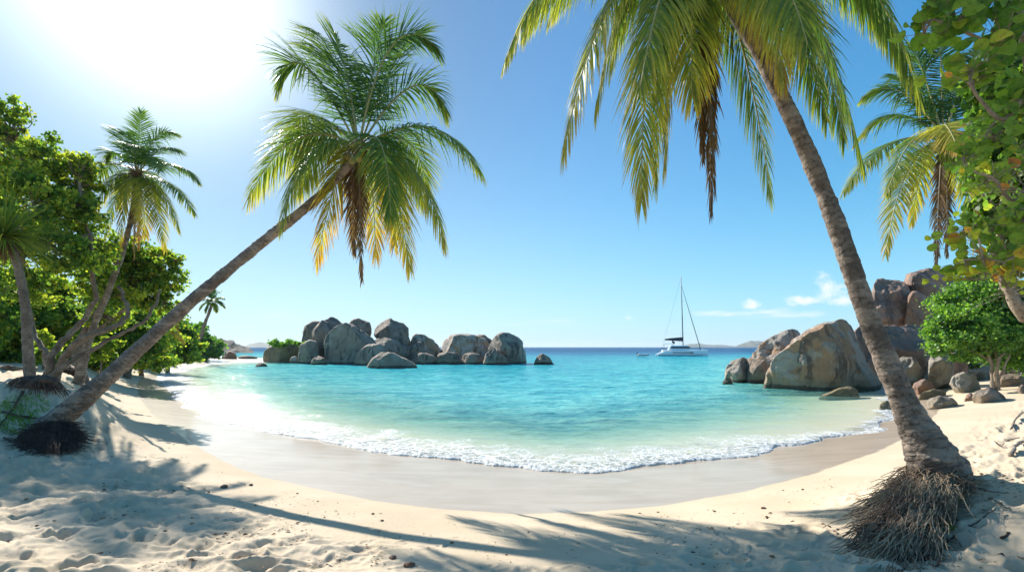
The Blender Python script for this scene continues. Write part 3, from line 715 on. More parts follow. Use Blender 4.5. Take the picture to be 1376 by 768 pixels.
# left leaning palm
b = at(78, 575)
bx = P(80, 562, b[1])
r0 = empty('coconut_palm', (b[0], b[1], b[2]), 'coconut palm leaning from the left beach over the wet sand, whole crown against the sky', 'palm tree', 'coconut palms')
Yc = 13.0
pts = [bx+np.array([-.22, -.03, -.2]), bx+np.array([.0, 0, 0.0]), P(150, 502, 11.1), P(250, 411, 11.7), P(350, 327, 12.3), P(425, 267, 12.8), P(478, 212, 13.0)]
palm_trunk(r0, pts, [.31, .27, .18, .15, .135, .125, .12], 3, 360, 40, .11)
C = P(482, 200, Yc)
rowsL = [
 (395, 25, 372, 118, .5, 0, .32, .45), (468, 90, 450, 45, .5, .8, .3, .15), (520, -10, 588, 66, 0, .3, .22, .35), (565, 60, 600, 150, .3, .6, .33, .5),
 (590, 128, 645, 232, -.2, -.6, .34, .6), (565, 190, 598, 328, -.5, -1.0, .45, .8), (522, 170, 551, 362, -.9, -1.2, .56, .8), (462, 175, 425, 352, -.3, 0, .64, .8),
 (405, 165, 378, 303, -1.1, -1.5, .38, .8), (392, 140, 334, 268, -.4, -.4, .42, .7), (408, 118, 384, 190, .9, 1.4, .42, .6), (505, 70, 515, 30, .6, 1.0, .27, .2),
 (540, 45, 560, 45, 1.3, 2.0, .3, .3), (440, 60, 415, 60, 1.6, 2.6, .35, .4), (520, 140, 525, 290, -1.9, -2.4, .28, .7), 
 (500, 190, 505, 345, 1.2, 1.3, .66, .7), (560, 150, 575, 260, 1.8, 2.6, .42, .6), (430, 130, 395, 230, 2.0, 2.8, .48, .7), 
 (482, 215, 486, 378, .1, .2, .99, 1.2), (470, 230, 476, 340, .3, .4, .98, 1.2), (540, 185, 530, 330, .9, 1.2, .6, .8), (430, 165, 400, 260, .9, 1.3, .42, .8), (530, 160, 570, 275, .6, 1.0, .4, .8), (452, 60, 420, 40, .9, 1.5, .34, .4)]
fr_px(r0, C, Yc, [(*q[:6], q[6]+(.03 if q[6] < .5 else 0), q[7]) for q in rowsL], 1.25, 5, 96, .0145, 1.15, rolls=(-.2, .35))
crown_bits(r0, C, 1.2, 6, 7)
root_mass(r0, bx+np.array([-.02, -.05, -.10]), .27, 2600, 7, 'root', [at(26, 588), at(32, 602), at(60, 610), at(86, 609), at(104, 602), at(108, 588)], .007, .07, .15)

# right leaning palm
bR = P(1258, 628, 5.6)
r1 = empty('coconut_palm', (bR[0], bR[1], gz(bR[0], bR[1])), 'coconut palm in the right foreground with bare roots, crown cut by the photo top', 'palm tree', 'coconut palms')
ptsR = [bR+np.array([.09, .05, -.22]), bR, P(1237, 588, 5.66), P(1212, 535, 5.75), P(1165, 420, 5.9), P(1112, 270, 6.1), P(1055, 140, 6.3), P(1003, 40, 6.45), P(955, -35, 6.5)]
palm_trunk(r1, ptsR, [.34, .30, .21, .145, .115, .107, .102, .097, .092], 9, 460, 56, .075)
C = P(945, -45, 6.5)
rowsR = [
 (760, -140, 680, 78, 0, 0, .46, .8), (815, -110, 757, 208, -.4, -.5, .52, .8), (860, -50, 862, 272, -.7, -.8, .50, .9), (905, -20, 893, 225, .2, .3, .48, .9),
 (945, 0, 962, 262, -.1, -.1, .97, 1.3), (955, 20, 955, 290, .1, .1, .96, 1.4), (935, 0, 945, 215, .2, .2, .93, 1.3), (995, -10, 1036, 262, .7, .8, .36, .7), (1075, -130, 1160, 222, -.5, -.5, .36, .75),
 (1140, -190, 1235, 128, -.3, -.3, .38, .85), (1020, -110, 1052, 105, -1.0, -1.1, .58, .8), (1050, -80, 1112, 165, .7, .9, .36, .8), (860, -110, 820, 90, .9, 1.2, .40, .7),
 (980, -130, 1010, 60, 1.4, 2.0, .35, .6), (900, -120, 860, 120, -1.4, -1.8, .44, .9), (1120, -170, 1190, 50, .9, 1.4, .4, .7), (830, -160, 740, 20, 1.0, 1.6, .42, .7), (950, -200, 960, -150, 1.5, 2.6, .3, .4), (1000, -220, 1060, -160, 0, .4, .3, .4), (880, -220, 800, -150, -.3, -.4, .3, .4), (1040, -120, 1085, 60, -1.6, -2.2, .42, .8), (925, -60, 930, 130, -.9, -1.0, .5, .9), (840, -100, 800, 150, .3, .5, .44, .8), (1090, -70, 1135, 190, .9, 1.4, .34, .8), (780, -150, 705, 40, .5, .9, .4, .7), (1150, -130, 1215, 90, .5, .8, .36, .9), (885, -40, 880, 250, .5, .6, .42, .9)]
fr_px(r1, C, 6.5, [(q[0], q[1], q[2], q[3], q[4], q[5], q[6]-(.02 if q[6] < .8 else 0), q[7]*1.35) for q in rowsR], .95, 15, 140, .0115, 1.08, rolls=(.1, .7))
crown_bits(r1, C, .9, 16, 5)
root_mass(r1, bR+np.array([0, -.05, -.06]), .32, 4200, 17, 'root_tan', [at(1162, 690), at(1168, 700), at(1150, 735), at(1175, 752), at(1205, 764), at(1228, 756), at(1238, 722), at(1258, 682), at(1290, 655)], .0065, .06, .10)

# right-hand middle palm behind the sea grape and the green bush
Yc = 27.0; gx, gy = (1356-CX)/F*28.5, 28.5
r2 = empty('coconut_palm', (gx, gy, gz(gx, gy)), 'bushy coconut palm at right half hidden behind round-leaved branches', 'palm tree', 'coconut palms')
palm_trunk(r2, [(gx, gy, gz(gx, gy)-.2), P(1352, 430, 28.3), P(1335, 320, 27.8), P(1302, 240, 27.3), P(1270, 196, 27.0)], [.5, .36, .32, .3, .28, .25], 13, 120, 24, .16)
C = P(1268, 190, Yc)
rows2 = [(1190, 165, 1134, 258, 0, 0, .42, .6), (1212, 190, 1190, 342, -1.2, -1.6, .55, .6), (1215, 90, 1162, 130, 1, 2, .34, .5), (1200, 120, 1150, 190, 2, 3, .38, .6), (1245, 100, 1225, 60, .7, 1.5, .25, .25), (1265, 80, 1262, 35, .3, 1, .22, .2),
 (1295, 90, 1318, 60, -.7, -.7, .3, .35), (1330, 120, 1390, 190, 0, .7, .32, .5), (1320, 170, 1372, 300, -1, -1.4, .4, .6), (1262, 225, 1258, 360, -.4, -.4, .96, 1.2), (1275, 220, 1272, 345, .4, .4, .93, 1.2), (1295, 190, 1310, 330, -1.4, -1.8, .5, .8),
 (1225, 150, 1192, 260, -2.4, -3.6, .44, .7), (1290, 150, 1335, 250, -2.6, -3.8, .34, .7), (1262, 140, 1288, 200, -3.5, -5.4, .6, .6), (1240, 190, 1225, 300, 2.8, 3.6, .55, .7), (1280, 100, 1300, 110, 3, 5, .3, .3), (1235, 110, 1200, 100, 2, 3.5, .3, .4)]
fr_px(r2, C, Yc, rows2, 2.3, 25, 95, .015, .82)
crown_bits(r2, C, 1.7, 26, 5)

# tall palm behind the left trees
Yc = 19.0; gx, gy = (103-CX)/F*19.2, 19.2
r3 = empty('coconut_palm', (gx, gy, gz(gx, gy)), 'tall coconut palm rising behind the left trees, under the sun glare', 'palm tree', 'coconut palms')
palm_trunk(r3, [(gx-.1, gy, gz(gx, gy)-.25), (gx+.1, gy, gz(gx, gy)+.15), P(122, 450, 19.2), P(148, 385, 19.2), P(170, 320, 19.1), P(186, 240, 19)], [.26, .19, .125, .11, .10, .09], 23, 140, 24, .12)
C = P(186, 235, Yc)
rows3 = [(152, 190, 143, 212, 0, 0, .35, .5), (165, 175, 168, 178, .6, 1, .3, .2), (186, 185, 189, 150, 0, .3, .3, .2), (205, 170, 232, 178, .3, .5, .3, .4), (215, 185, 240, 203, -.5, -1, .32, .5), (240, 205, 267, 244, 0, 0, .35, .6),
 (235, 235, 262, 288, -.5, -.8, .4, .7), (220, 245, 241, 310, .5, .8, .46, .7), (208, 240, 222, 335, -.8, -1, .55, .8), (190, 245, 196, 318, -1.3, -1.6, .6, .8), (165, 240, 162, 330, -.6, -.8, .62, .8), (158, 235, 141, 318, .3, .4, .45, .8),
 (150, 225, 128, 282, -.4, -.6, .48, .7), (150, 205, 134, 238, .8, 1.2, .4, .5), (182, 250, 180, 348, 0, 0, .97, 1.2), (186, 250, 186, 335, .3, .3, .93, 1.2), (175, 180, 180, 200, -1.4, -2.8, .3, .5), (200, 190, 215, 230, -1.5, -2.8, .3, .5), (205, 215, 215, 280, 1.4, 2.4, .5, .7), (172, 215, 160, 280, 1.5, 2.4, .55, .7)]
fr_px(r3, C, Yc, [(*q[:4], q[4]*.65, q[5]*.65, *q[6:]) for q in rows3], 0.95, 35, 64, .020, .98)
crown_bits(r3, C, 1.0, 36, 6)

# far slender palm
Yc = 92.0; gx, gy = (262-CX)/F*95, 95
r4 = empty('coconut_palm', (gx, gy, gz(gx, gy)), 'tiny distant coconut palm leaning over the bush at the end of the beach', 'palm tree', 'coconut palms')
palm_trunk(r4, [(gx, gy, gz(gx, gy)-.2), P(270, 455, 94), P(275, 435, 93), P(281, 420, 92.3), P(285, 407, 92)], [.4, .32, .3, .28, .25], 43, 40, 10, .3)
C = P(285, 405, Yc)
rows4 = [(275, 398, 268, 403, 0, 0, .3, .4), (273, 404, 268, 416, .3, .4, .35, .5), (278, 408, 276, 420, -.6, -1, .4, .6), (290, 408, 291, 419, -.6, -1, .4, .6), (296, 402, 302, 413, 0, 0, .4, .5), (296, 397, 301, 401, .5, 1, .35, .4), (290, 393, 296, 391, 0, 0, .3, .3), (281, 392, 277, 391, 0, 1, .3, .3), (285, 390, 286, 388, .5, 1.5, .3, .3), (288, 398, 290, 405, -1.4, -3, .3, .5), (280, 398, 280, 408, -1.4, -3, .3, .5)]
fr_px(r4, C, Yc, rows4, 1.6, 45, 26, .06, .7)

# young yellowing palm behind the leaning trunk
Yc = 38.0; gx, gy = (170-CX)/F*38, 38
r5 = empty('coconut_palm', (gx, gy, gz(gx, gy)), 'short young palm with yellow drooping fronds behind the leaning trunk', 'palm tree', 'coconut palms')
palm_trunk(r5, [(gx, gy, gz(gx, gy)-.2), P(176, 478, 38), P(188, 455, 38), P(200, 436, 38)], [.3, .22, .19, .17], 53, 60, 16, .14)
C = P(202, 432, Yc)
rows5 = [(222, 415, 238, 438, 0, -.3, .68, .6), (225, 425, 246, 458, -.3, -.5, .64, .7), (212, 430, 222, 468, -.5, -.7, .68, .8), (190, 418, 176, 440, 0, 0, .55, .7), (195, 418, 184, 456, -.6, -.8, .64, .8), (203, 408, 210, 402, .4, .8, .4, .4), (215, 408, 232, 412, .3, .5, .5, .5), (203, 440, 205, 470, -.2, -.2, .93, 1)]
fr_px(r5, C, Yc, rows5, 1.45, 55, 44, .022, .8)

# ------------------------------------------------------------------ leafy trees
def leaves(centers, size, rng, tone, face=None, flat=.35):
    """round two-sided leaves, folded on the midrib"""
    n = len(centers)
    tpl = np.array([[0, -.5, 0], [.36, -.34, .06], [.5, .04, .08], [.33, .38, .06], [0, .5, -.02], [-.33, .38, .06], [-.5, .04, .08], [-.36, -.34, .06]])
    nn = rng.normal(size=(n, 3)); nn[:, 2] = np.abs(nn[:, 2])*flat+.15
    if face is not None: nn = nn+face
    nn /= np.linalg.norm(nn, axis=1)[:, None]
    u = rng.normal(size=(n, 3)); u -= np.einsum('ij,ij->i', u, nn)[:, None]*nn; u /= np.linalg.norm(u, axis=1)[:, None]
    w = np.cross(nn, u); s = size*rng.uniform(.65, 1.25, n)
    V = centers[:, None]+s[:, None, None]*(tpl[None, :, :1]*u[:, None]+tpl[None, :, 1:2]*w[:, None]+tpl[None, :, 2:]*nn[:, None])
    base = np.arange(n)[:, None]*8
    q = np.concatenate([base+np.array([0, 1, 2, 3])[None], base+np.array([0, 3, 4, 4])[None][:, [0, 1, 2, 2]]])[:0]
    q1 = base+np.array([0, 1, 2, 4])[None]; q1b = base+np.array([2, 3, 4])[None]
    q2 = base+np.array([0, 4, 6, 7])[None]; q2b = base+np.array([4, 5, 6])[None]
    return V.reshape(-1, 3), np.concatenate([q1, q2]), np.concatenate([q1b, q2b]), np.repeat(np.clip(tone, 0, 1), 8)
def leafy(name, label, cat, base, blobs, Yd, trunks, leaf, nleaf, seed, mat='grape_leaf', bark='tree_bark', tone=.4, tvar=.16, group=None, sprig=.36, crest=.12, yellow=.06, trunk_r=.22, twigs=26):
    """blobs: (px, py, rx, ry, dy) clumps of the crown in photo pixels; trunks: lists of (px, py, dy)"""
    rng = np.random.RandomState(seed)
    root = empty(name, base, label, cat, group)
    mbt = MB(); mbb = mbt
    tips = []
    base = np.array(base, float)
    for k, tk in enumerate(trunks):
        pts = [base+np.array([rng.uniform(-.2, .2), rng.uniform(-.2, .2), -.25])]+[P(x, y, Yd+dy) for x, y, dy in tk]
        c = bez(pts, 26); c[1:] += rng.normal(size=(25, 3))*.012*np.linalg.norm(c[-1]-c[0])*.4
        r_ = trunk_r*np.linspace(1, .38, 26)*(1 if k == 0 else rng.uniform(.6, .9)); r_[0] *= 1.5; r_[1] *= 1.25
        mbt.tube(c, r_, 14); tips.append(c)
    allc = []; alls = []
    area = sum(b_[2]*b_[3] for b_ in blobs)
    for (x, y, rx, ry, dy) in blobs:
        bc = P(x, y, Yd+dy); sc = (Yd+dy)/F; ex = np.array([rx*sc, (rx+ry)/2*sc*.9, ry*sc])
        # limb from nearest trunk end
        tp = min((c[j] for c in tips for j in (-1, -5, -9)), key=lambda q_: np.linalg.norm(q_-bc))
        mid = (tp+bc)/2+rng.normal(size=3)*.12*np.linalg.norm(bc-tp); mid[2] += .05
        lc = bez([tp, mid, bc], 10); mbb.tube(lc, np.linspace(trunk_r*.42, trunk_r*.16, 10), 7)
        nt = twigs
        d_ = rng.normal(size=(nt, 3)); d_ /= np.linalg.norm(d_, axis=1)[:, None]
        rad = rng.uniform(.4, 1.25, nt)**.8*np.where(rng.rand(nt) < .12, 1.2, 1)
        e = bc+d_*ex*rad[:, None]
        for q_ in e:
            s = lc[rng.randint(3, 10)]; m_ = (s+q_)/2+rng.normal(size=3)*.1*np.linalg.norm(q_-s)
            mbb.tube(bez([s, m_, q_], 6), np.linspace(trunk_r*.13, trunk_r*.035, 6), 4, .5, 0, False)
        n = int(nleaf*rx*ry/area)
        # leaves sit in sprays round the twig ends, uneven in density
        wt = rng.uniform(.25, 1.6, nt); wt /= wt.sum()
        ci = rng.choice(nt, n, p=wt)
        spr = sprig*ex.mean()
        cc = e[ci]+rng.normal(size=(n, 3))*spr*.5*np.array([1, 1, .75])
        back = rng.rand(n)[:, None]*.5; cc = cc*(1-back*.5)+(s if False else bc)*(back*.5)
        allc.append(cc); alls.append((ci % 7)/7.-.5)
    cc = np.vstack(allc); cl = np.concatenate(alls)
    tn = tone+cl*tvar+rng.normal(size=len(cc))*tvar*.45
    yl = rng.rand(len(cc)) < yellow; tn = np.where(yl, rng.uniform(.64, .86, len(cc)), np.minimum(tn, .76))
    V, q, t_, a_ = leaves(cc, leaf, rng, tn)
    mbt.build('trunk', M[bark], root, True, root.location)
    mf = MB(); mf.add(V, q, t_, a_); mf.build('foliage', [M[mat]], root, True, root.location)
    return root
def gpt(px, Yd): x = (px-CX)/F*Yd; return np.array([x, Yd, gz(x, Yd)])
GL = 'round-leaved trees on the left shore'
b = gpt(66, 17.0)
leafy('sea_grape_tree', 'biggest round-leaved tree at left, twisted forked trunks and crown up to the glare', 'tree', b,
 [(12, 165, 24, 34, 0), (20, 215, 40, 40, 1), (62, 215, 34, 38, 0), (100, 245, 30, 34, .5), (112, 222, 16, 20, 0), (45, 275, 46, 40, -1), (98, 292, 38, 32, 0), (15, 320, 36, 44, 1), (75, 340, 44, 36, -1), (118, 335, 30, 28, .6), (50, 385, 40, 26, .5)], b[1],
 [[(88, 480, 0), (110, 455, -.3), (150, 440, 0), (172, 420, .3), (160, 385, .4)], [(75, 470, 0), (100, 440, .3), (130, 400, .4), (120, 330, 0), (110, 270, 0)], [(58, 470, .2), (40, 430, .6), (30, 340, .4), (35, 250, .5)], [(80, 495, -.2), (150, 455, .1), (195, 430, -.2), (215, 390, 0)]], .105, 28000, 5, tone=.57, tvar=.55, yellow=.03, trunk_r=.15, sprig=.24, twigs=60)
b = np.array([(112-CX)/F*21.5, 21.5, gz((112-CX)/F*21.5, 21.5)])
leafy('sea_grape_tree', 'round-leaved tree with thick trunk leaning right behind the forked one', 'tree', b,
 [(150, 345, 40, 30, 0), (178, 352, 34, 26, .3), (205, 345, 30, 22, .6), (160, 375, 40, 28, 0), (222, 372, 26, 26, 0), (176, 388, 42, 28, -.5), (130, 392, 34, 26, .6), (214, 408, 20, 14, 0), (150, 428, 34, 16, .8), (235, 350, 10, 10, 0)], b[1],
 [[(102, 470, 0), (118, 440, .2), (148, 395, .3), (165, 360, 0)], [(112, 462, 0), (150, 430, .3), (205, 385, 0)]], .115, 21000, 6, tone=.56, tvar=.55, yellow=.06, trunk_r=.21, sprig=.26, twigs=50)
def gpt_(px, Yd): x = (px-CX)/F*Yd; return np.array([x, Yd, gz(x, Yd)])
for i, (px, Yd, lb, blobs, tks, tn) in enumerate([
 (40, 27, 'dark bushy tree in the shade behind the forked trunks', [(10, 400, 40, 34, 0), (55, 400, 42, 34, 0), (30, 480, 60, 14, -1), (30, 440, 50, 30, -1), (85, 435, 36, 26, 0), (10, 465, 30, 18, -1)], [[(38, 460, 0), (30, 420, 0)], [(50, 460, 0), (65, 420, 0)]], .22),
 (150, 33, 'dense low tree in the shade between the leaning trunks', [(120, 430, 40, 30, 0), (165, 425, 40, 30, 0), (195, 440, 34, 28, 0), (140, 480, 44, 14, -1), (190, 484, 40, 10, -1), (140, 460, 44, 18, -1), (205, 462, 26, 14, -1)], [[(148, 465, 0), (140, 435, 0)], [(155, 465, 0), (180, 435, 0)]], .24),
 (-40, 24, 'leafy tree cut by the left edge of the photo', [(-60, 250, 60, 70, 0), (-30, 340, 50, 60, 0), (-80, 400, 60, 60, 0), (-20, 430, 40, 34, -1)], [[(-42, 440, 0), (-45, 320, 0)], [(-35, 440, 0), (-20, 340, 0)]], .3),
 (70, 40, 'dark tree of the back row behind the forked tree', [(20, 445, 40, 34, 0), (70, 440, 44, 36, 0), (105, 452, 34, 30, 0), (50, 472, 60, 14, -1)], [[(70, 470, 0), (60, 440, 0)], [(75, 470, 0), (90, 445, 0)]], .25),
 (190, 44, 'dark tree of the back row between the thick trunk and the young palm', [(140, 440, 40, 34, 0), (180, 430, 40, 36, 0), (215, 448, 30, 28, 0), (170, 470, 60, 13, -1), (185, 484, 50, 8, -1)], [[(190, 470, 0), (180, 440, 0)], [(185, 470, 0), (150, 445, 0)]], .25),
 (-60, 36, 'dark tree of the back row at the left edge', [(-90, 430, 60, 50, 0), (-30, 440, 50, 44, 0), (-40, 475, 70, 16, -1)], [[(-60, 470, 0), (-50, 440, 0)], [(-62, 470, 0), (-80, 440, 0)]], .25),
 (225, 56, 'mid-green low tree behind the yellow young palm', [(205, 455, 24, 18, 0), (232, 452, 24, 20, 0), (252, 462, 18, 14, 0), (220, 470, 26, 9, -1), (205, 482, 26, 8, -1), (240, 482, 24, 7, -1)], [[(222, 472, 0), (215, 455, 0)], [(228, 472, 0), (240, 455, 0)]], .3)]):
    leafy('shore_tree', lb, 'tree', gpt(px, Yd), blobs, Yd, tks, (.17, .18, .15, .2, .22, .2, .3)[i], 19000, 70+i, tone=tn+.22, tvar=.45, yellow=.16, group=GL, trunk_r=.2)
# low plants under the left trees
leafy('leafy_shrub', 'sunny yellow-green shrub low under the forked tree', 'shrub', gpt(60, 21.5), [(48, 478, 12, 12, 0), (64, 470, 14, 14, 0), (55, 455, 12, 10, 0)], 21.5, [[(58, 485, 0), (55, 465, 0)]], .13, 1500, 81, tone=.66, tvar=.3, group='shrubs under the left trees', trunk_r=.05, twigs=14)
leafy('leafy_shrub', 'yellow-green shrub low between the leaning trunks', 'shrub', gpt(135, 25), [(120, 474, 14, 10, 0), (138, 470, 16, 12, 0), (150, 462, 12, 10, 0)], 25, [[(136, 482, 0), (134, 468, 0)]], .14, 1800, 82, tone=.62, tvar=.3, group='shrubs under the left trees', trunk_r=.05, twigs=14)
leafy('seaside_bush', 'rounded bright green bush where the left beach ends', 'bush', gpt(250, 98), [(235, 462, 26, 18, 0), (262, 452, 22, 18, 0), (245, 445, 20, 13, 0), (280, 464, 16, 13, -2), (262, 474, 32, 9, -4), (225, 474, 26, 10, -4), (240, 477, 40, 6, -5), (285, 473, 11, 7, -4)], 98, [[(250, 468, 0), (248, 450, 0)], [(255, 468, 0), (270, 455, 0)]], .55, 9000, 83, mat='bush_leaf', tone=.45, tvar=.35, yellow=.03, trunk_r=.35)
leafy('leafy_shrub', 'low creeping yellow-green shrub on the sand before the rounded bush', 'shrub', gpt(235, 66), [(232, 480, 16, 5, 0), (252, 481, 14, 4, 0), (218, 478, 12, 5, 0)], 66, [[(236, 482, 0), (236, 479, 0)]], .3, 1400, 84, tone=.6, tvar=.3, trunk_r=.06, twigs=12)
# right green bush over the boulders
b = gpt(1335, 25)
leafy('seaside_bush', 'bright green small-leaved bush above the pale right boulders', 'bush', b,
 [(1290, 400, 34, 26, 1.5), (1280, 436, 26, 24, .5), (1305, 430, 36, 30, 0), (1340, 410, 38, 34, .5), (1375, 405, 36, 36, 0), (1335, 445, 40, 24, -.6), (1285, 455, 30, 14, -.4), (1375, 450, 36, 22, -.5), (1262, 452, 18, 18, .5), (1320, 395, 30, 20, 2), (1400, 430, 40, 44, 0), (1300, 468, 26, 12, .3), (1262, 440, 18, 16, .3), (1308, 376, 12, 8, 1.5), (1258, 472, 10, 9, .2), (1290, 480, 16, 6, .2), (1345, 380, 16, 9, 1.5), (1352, 478, 34, 16, .8), (1385, 474, 34, 26, .6), (1318, 474, 18, 8, .9)], 25,
 [[(1330, 480, 0), (1305, 445, 0)], [(1340, 480, -.2), (1332, 455, 0), (1330, 430, 0)], [(1355, 480, -.5), (1358, 455, -.3), (1362, 430, 0)], [(1345, 480, -.5), (1372, 460, -.5), (1385, 430, 0)], [(1330, 485, .3), (1290, 465, .3), (1275, 440, .4)]], .125, 42000, 91, mat='bush_leaf', bark='pale_bark', tone=.62, tvar=.6, yellow=.04, trunk_r=.10, sprig=.4, twigs=34)
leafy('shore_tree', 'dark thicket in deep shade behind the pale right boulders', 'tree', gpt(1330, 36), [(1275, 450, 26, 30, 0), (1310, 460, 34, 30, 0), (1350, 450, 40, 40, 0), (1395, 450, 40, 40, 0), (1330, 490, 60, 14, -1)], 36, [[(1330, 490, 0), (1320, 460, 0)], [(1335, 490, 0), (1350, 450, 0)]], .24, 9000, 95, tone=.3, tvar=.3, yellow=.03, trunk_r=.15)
for k, (bl, yd, lb) in enumerate([([(380, 461, 19, 4, 0)], 92, 'low green scrub growing on the low left boulder of the islet'), ([(407, 461, 6, 5, 0)], 90, 'small green scrub in the cleft beside the dark left islet boulder')]):
    leafy('islet_scrub', lb, 'shrub', P(bl[0][0], bl[0][1]+6, yd), bl, yd, [[(bl[0][0], bl[0][1]+1, 0)]], .3, 1500, 96+k, mat='bush_leaf', tone=.6, tvar=.3, group='scrub on the islet', trunk_r=.05, twigs=12)
# big tree out of frame at right, its limbs reaching in
tb = np.array([7.6, 6.2, gz(7.6, 6.2)])
leafy('sea_grape_tree', 'large round-leaved tree at the right edge, limbs reaching in from outside the photo', 'tree', tb,
 [(1345, 130, 34, 40, 0), (1380, 90, 40, 60, 0), (1350, 210, 34, 36, .3), (1385, 220, 40, 60, 0), (1340, 290, 28, 30, .6), (1372, 310, 34, 40, .3), (1350, 355, 22, 20, .6), (1352, 66, 18, 26, 0), (1375, 20, 30, 34, 0), (1440, 120, 60, 90, 0), (1440, 300, 60, 80, 0), (1500, 0, 80, 80, 0)], 6.2,
 [[(1430, 480, 0), (1365, 408, 0), (1345, 340, .2), (1350, 250, .3)], [(1440, 420, 0), (1410, 250, 0), (1390, 120, 0)], [(1450, 430, .3), (1470, 250, 0), (1460, 60, 0)]], .095, 26000, 92, bark='pale_bark', tone=.36, tvar=.3, yellow=.05, trunk_r=.10, sprig=.5, twigs=34)

# near sea grape branch with big round leaves
def grape_branch():
    rng = np.random.RandomState(8)
    base = np.array([5.6, 3.9, gz(5.6, 3.9)])
    root = empty('sea_grape_tree', base, 'nearest tree with big round green, yellow and orange leaves in the top right corner', 'tree')
    mb = MB(); tw = MB()
    Yd = 4.3
    main = bez([base-np.array([0, 0, .2]), P(1462, 560, 4.1), P(1425, 380, 4.2), P(1400, 220, 4.2), P(1385, 90, 4.3), P(1370, -40, 4.4)], 40)
    mb.tube(main, np.linspace(.10, .035, 40), 12)
    limbs = [([main[14], P(1370, 408, 4.3), P(1350, 372, 4.35), P(1335, 330, 4.4), P(1318, 300, 4.4)], .04),
             ([main[24], P(1365, 270, 4.2), P(1335, 240, 4.2), P(1310, 232, 4.2)], .022),
             ([main[30], P(1350, 160, 4.2), P(1318, 135, 4.2), P(1300, 110, 4.1)], .024),
             ([main[34], P(1340, 60, 4.3), P(1290, 40, 4.3), P(1245, 22, 4.3)], .024),
             ([main[36], P(1340, 0, 4.3), P(1290, -5, 4.3), P(1250, -15, 4.3)], .02),
             ([main[20], P(1380, 330, 4.1), P(1350, 350, 4.1), P(1315, 345, 4.1)], .018)]
    ends = []
    for pts, r_ in limbs:
        c = bez(pts, 20); mb.tube(c, np.linspace(r_, r_*.3, 20), 8); ends.append(c)
    big = []
    spots = [  # px, py, number, tone, spread px
     (1245, 22, 16, .5, 18), (1275, 35, 16, .48, 18), (1300, 15, 16, .42, 22), (1335, 40, 16, .42, 24), (1285, 85, 6, .66, 12), (1305, 95, 8, .6, 14), (1325, 100, 10, .5, 18), (1345, 10, 14, .4, 22), (1365, 60, 14, .42, 22),
     (1300, 205, 9, .55, 18), (1325, 190, 9, .5, 18), (1345, 195, 8, .55, 18), (1365, 220, 6, .45, 14), (1340, 240, 8, .62, 16), (1355, 150, 10, .45, 18), (1370, 120, 12, .42, 18),
     (1315, 300, 8, .6, 14), (1296, 310, 6, .74, 12), (1325, 345, 8, .72, 13), (1345, 365, 8, .78, 13), (1305, 355, 7, .62, 12), (1290, 372, 5, .76, 9), (1365, 345, 7, .70, 14), (1350, 300, 9, .5, 18), (1370, 285, 9, .5, 16), (1310, 325, 5, .5, 12), (1335, 320, 6, .52, 14)]
    tv = []
    tpl_a = np.linspace(0, 2*math.pi, 15)[:-1]
    for (x, y, n, tn, sp) in spots:
        c0 = P(x, y, 4.25)
        s = min((c[j] for c in ends for j in range(6, 20, 2)), key=lambda q_: np.linalg.norm(q_-c0))
        stem = bez([s, (s+c0)/2+rng.normal(size=3)*.06, c0], 8); tw.tube(stem, np.linspace(.009, .004, 8), 5)
        for k in range(int(n*(1.5 if y < 150 else 2.4))):
            c = c0+np.array([rng.normal()*sp/F*4.2*.62, rng.normal()*.16, rng.normal()*sp/F*4.2*.62])
            tw.tube([stem[rng.randint(3, 8)], c], .0025, 4, .5, 0, False)
            r_ = rng.uniform(.045, .078) if y < 150 else rng.uniform(.030, .056)
            nn = np.array([rng.normal()*.45-.25, -1+rng.normal()*.35, rng.normal()*.5+.25]); nn /= np.linalg.norm(nn)
            u = rng.normal(size=3); u -= u@nn*nn; u /= np.linalg.norm(u); w = np.cross(nn, u)
            rim = c+r_*(np.cos(tpl_a)[:, None]*u*1.05+np.sin(tpl_a)[:, None]*w*.95)+nn*(r_*(rng.uniform(.1, .5)*np.cos(tpl_a*2+rng.uniform(-.4, .4))+rng.uniform(-.25, .25)*np.cos(tpl_a)))[:, None]
            v = np.vstack([c[None]-nn*r_*.1, rim]); tt = [(0, 1+j, 1+(j+1) % 14) for j in range(14)]
            tnn = np.clip(tn+rng.normal()*(.08 if tn < .7 else .13), 0, .93)
            big.append((v, tt, np.concatenate([[tnn+.06], tnn+rng.normal(size=14)*.02])))
    # the few red leaves
    for x, y, r_, tn in [(1362, 218, .058, .98), (1274, 100, .036, .96), (1350, 250, .04, .97), (1330, 352, .04, .93), (1300, 308, .035, .93)]:
        c = P(x, y, 4.1); nn = np.array([-.1, -1, .15]); nn /= np.linalg.norm(nn); u = np.array([1, 0, 0.]); w = np.cross(nn, u)
        rim = c+r_*(np.cos(tpl_a)[:, None]*u*1.05+np.sin(tpl_a)[:, None]*w*.95)+nn*(r_*.18*np.cos(tpl_a*2))[:, None]
        big.append((np.vstack([c[None], rim]), [(0, 1+j, 1+(j+1) % 14) for j in range(14)], np.full(15, tn)))
        tw.tube([min((cc[j] for cc in ends for j in range(0, 20)), key=lambda q_: np.linalg.norm(q_-c)), c], .003, 4)
    mb.build('trunk', M['pale_bark'], root, True, root.location)
    # bare tangled twigs
    for i in range(120):
        s = P(rng.uniform(1335, 1400), rng.uniform(180, 410), rng.uniform(4.0, 4.6)); d_ = rng.normal(size=3)*np.array([.13, .08, .1])
        tw.tube(bez([s, s+d_+rng.normal(size=3)*.04, s+2*d_+np.array([0, 0, -.05])], 6), np.linspace(.0035, .0015, 6), 4)
    tw.build('twigs', M['pale_bark'], root, True, root.location)
    mf = MB()
    for v, tt, tn in big: mf.add(v, None, tt, tn)
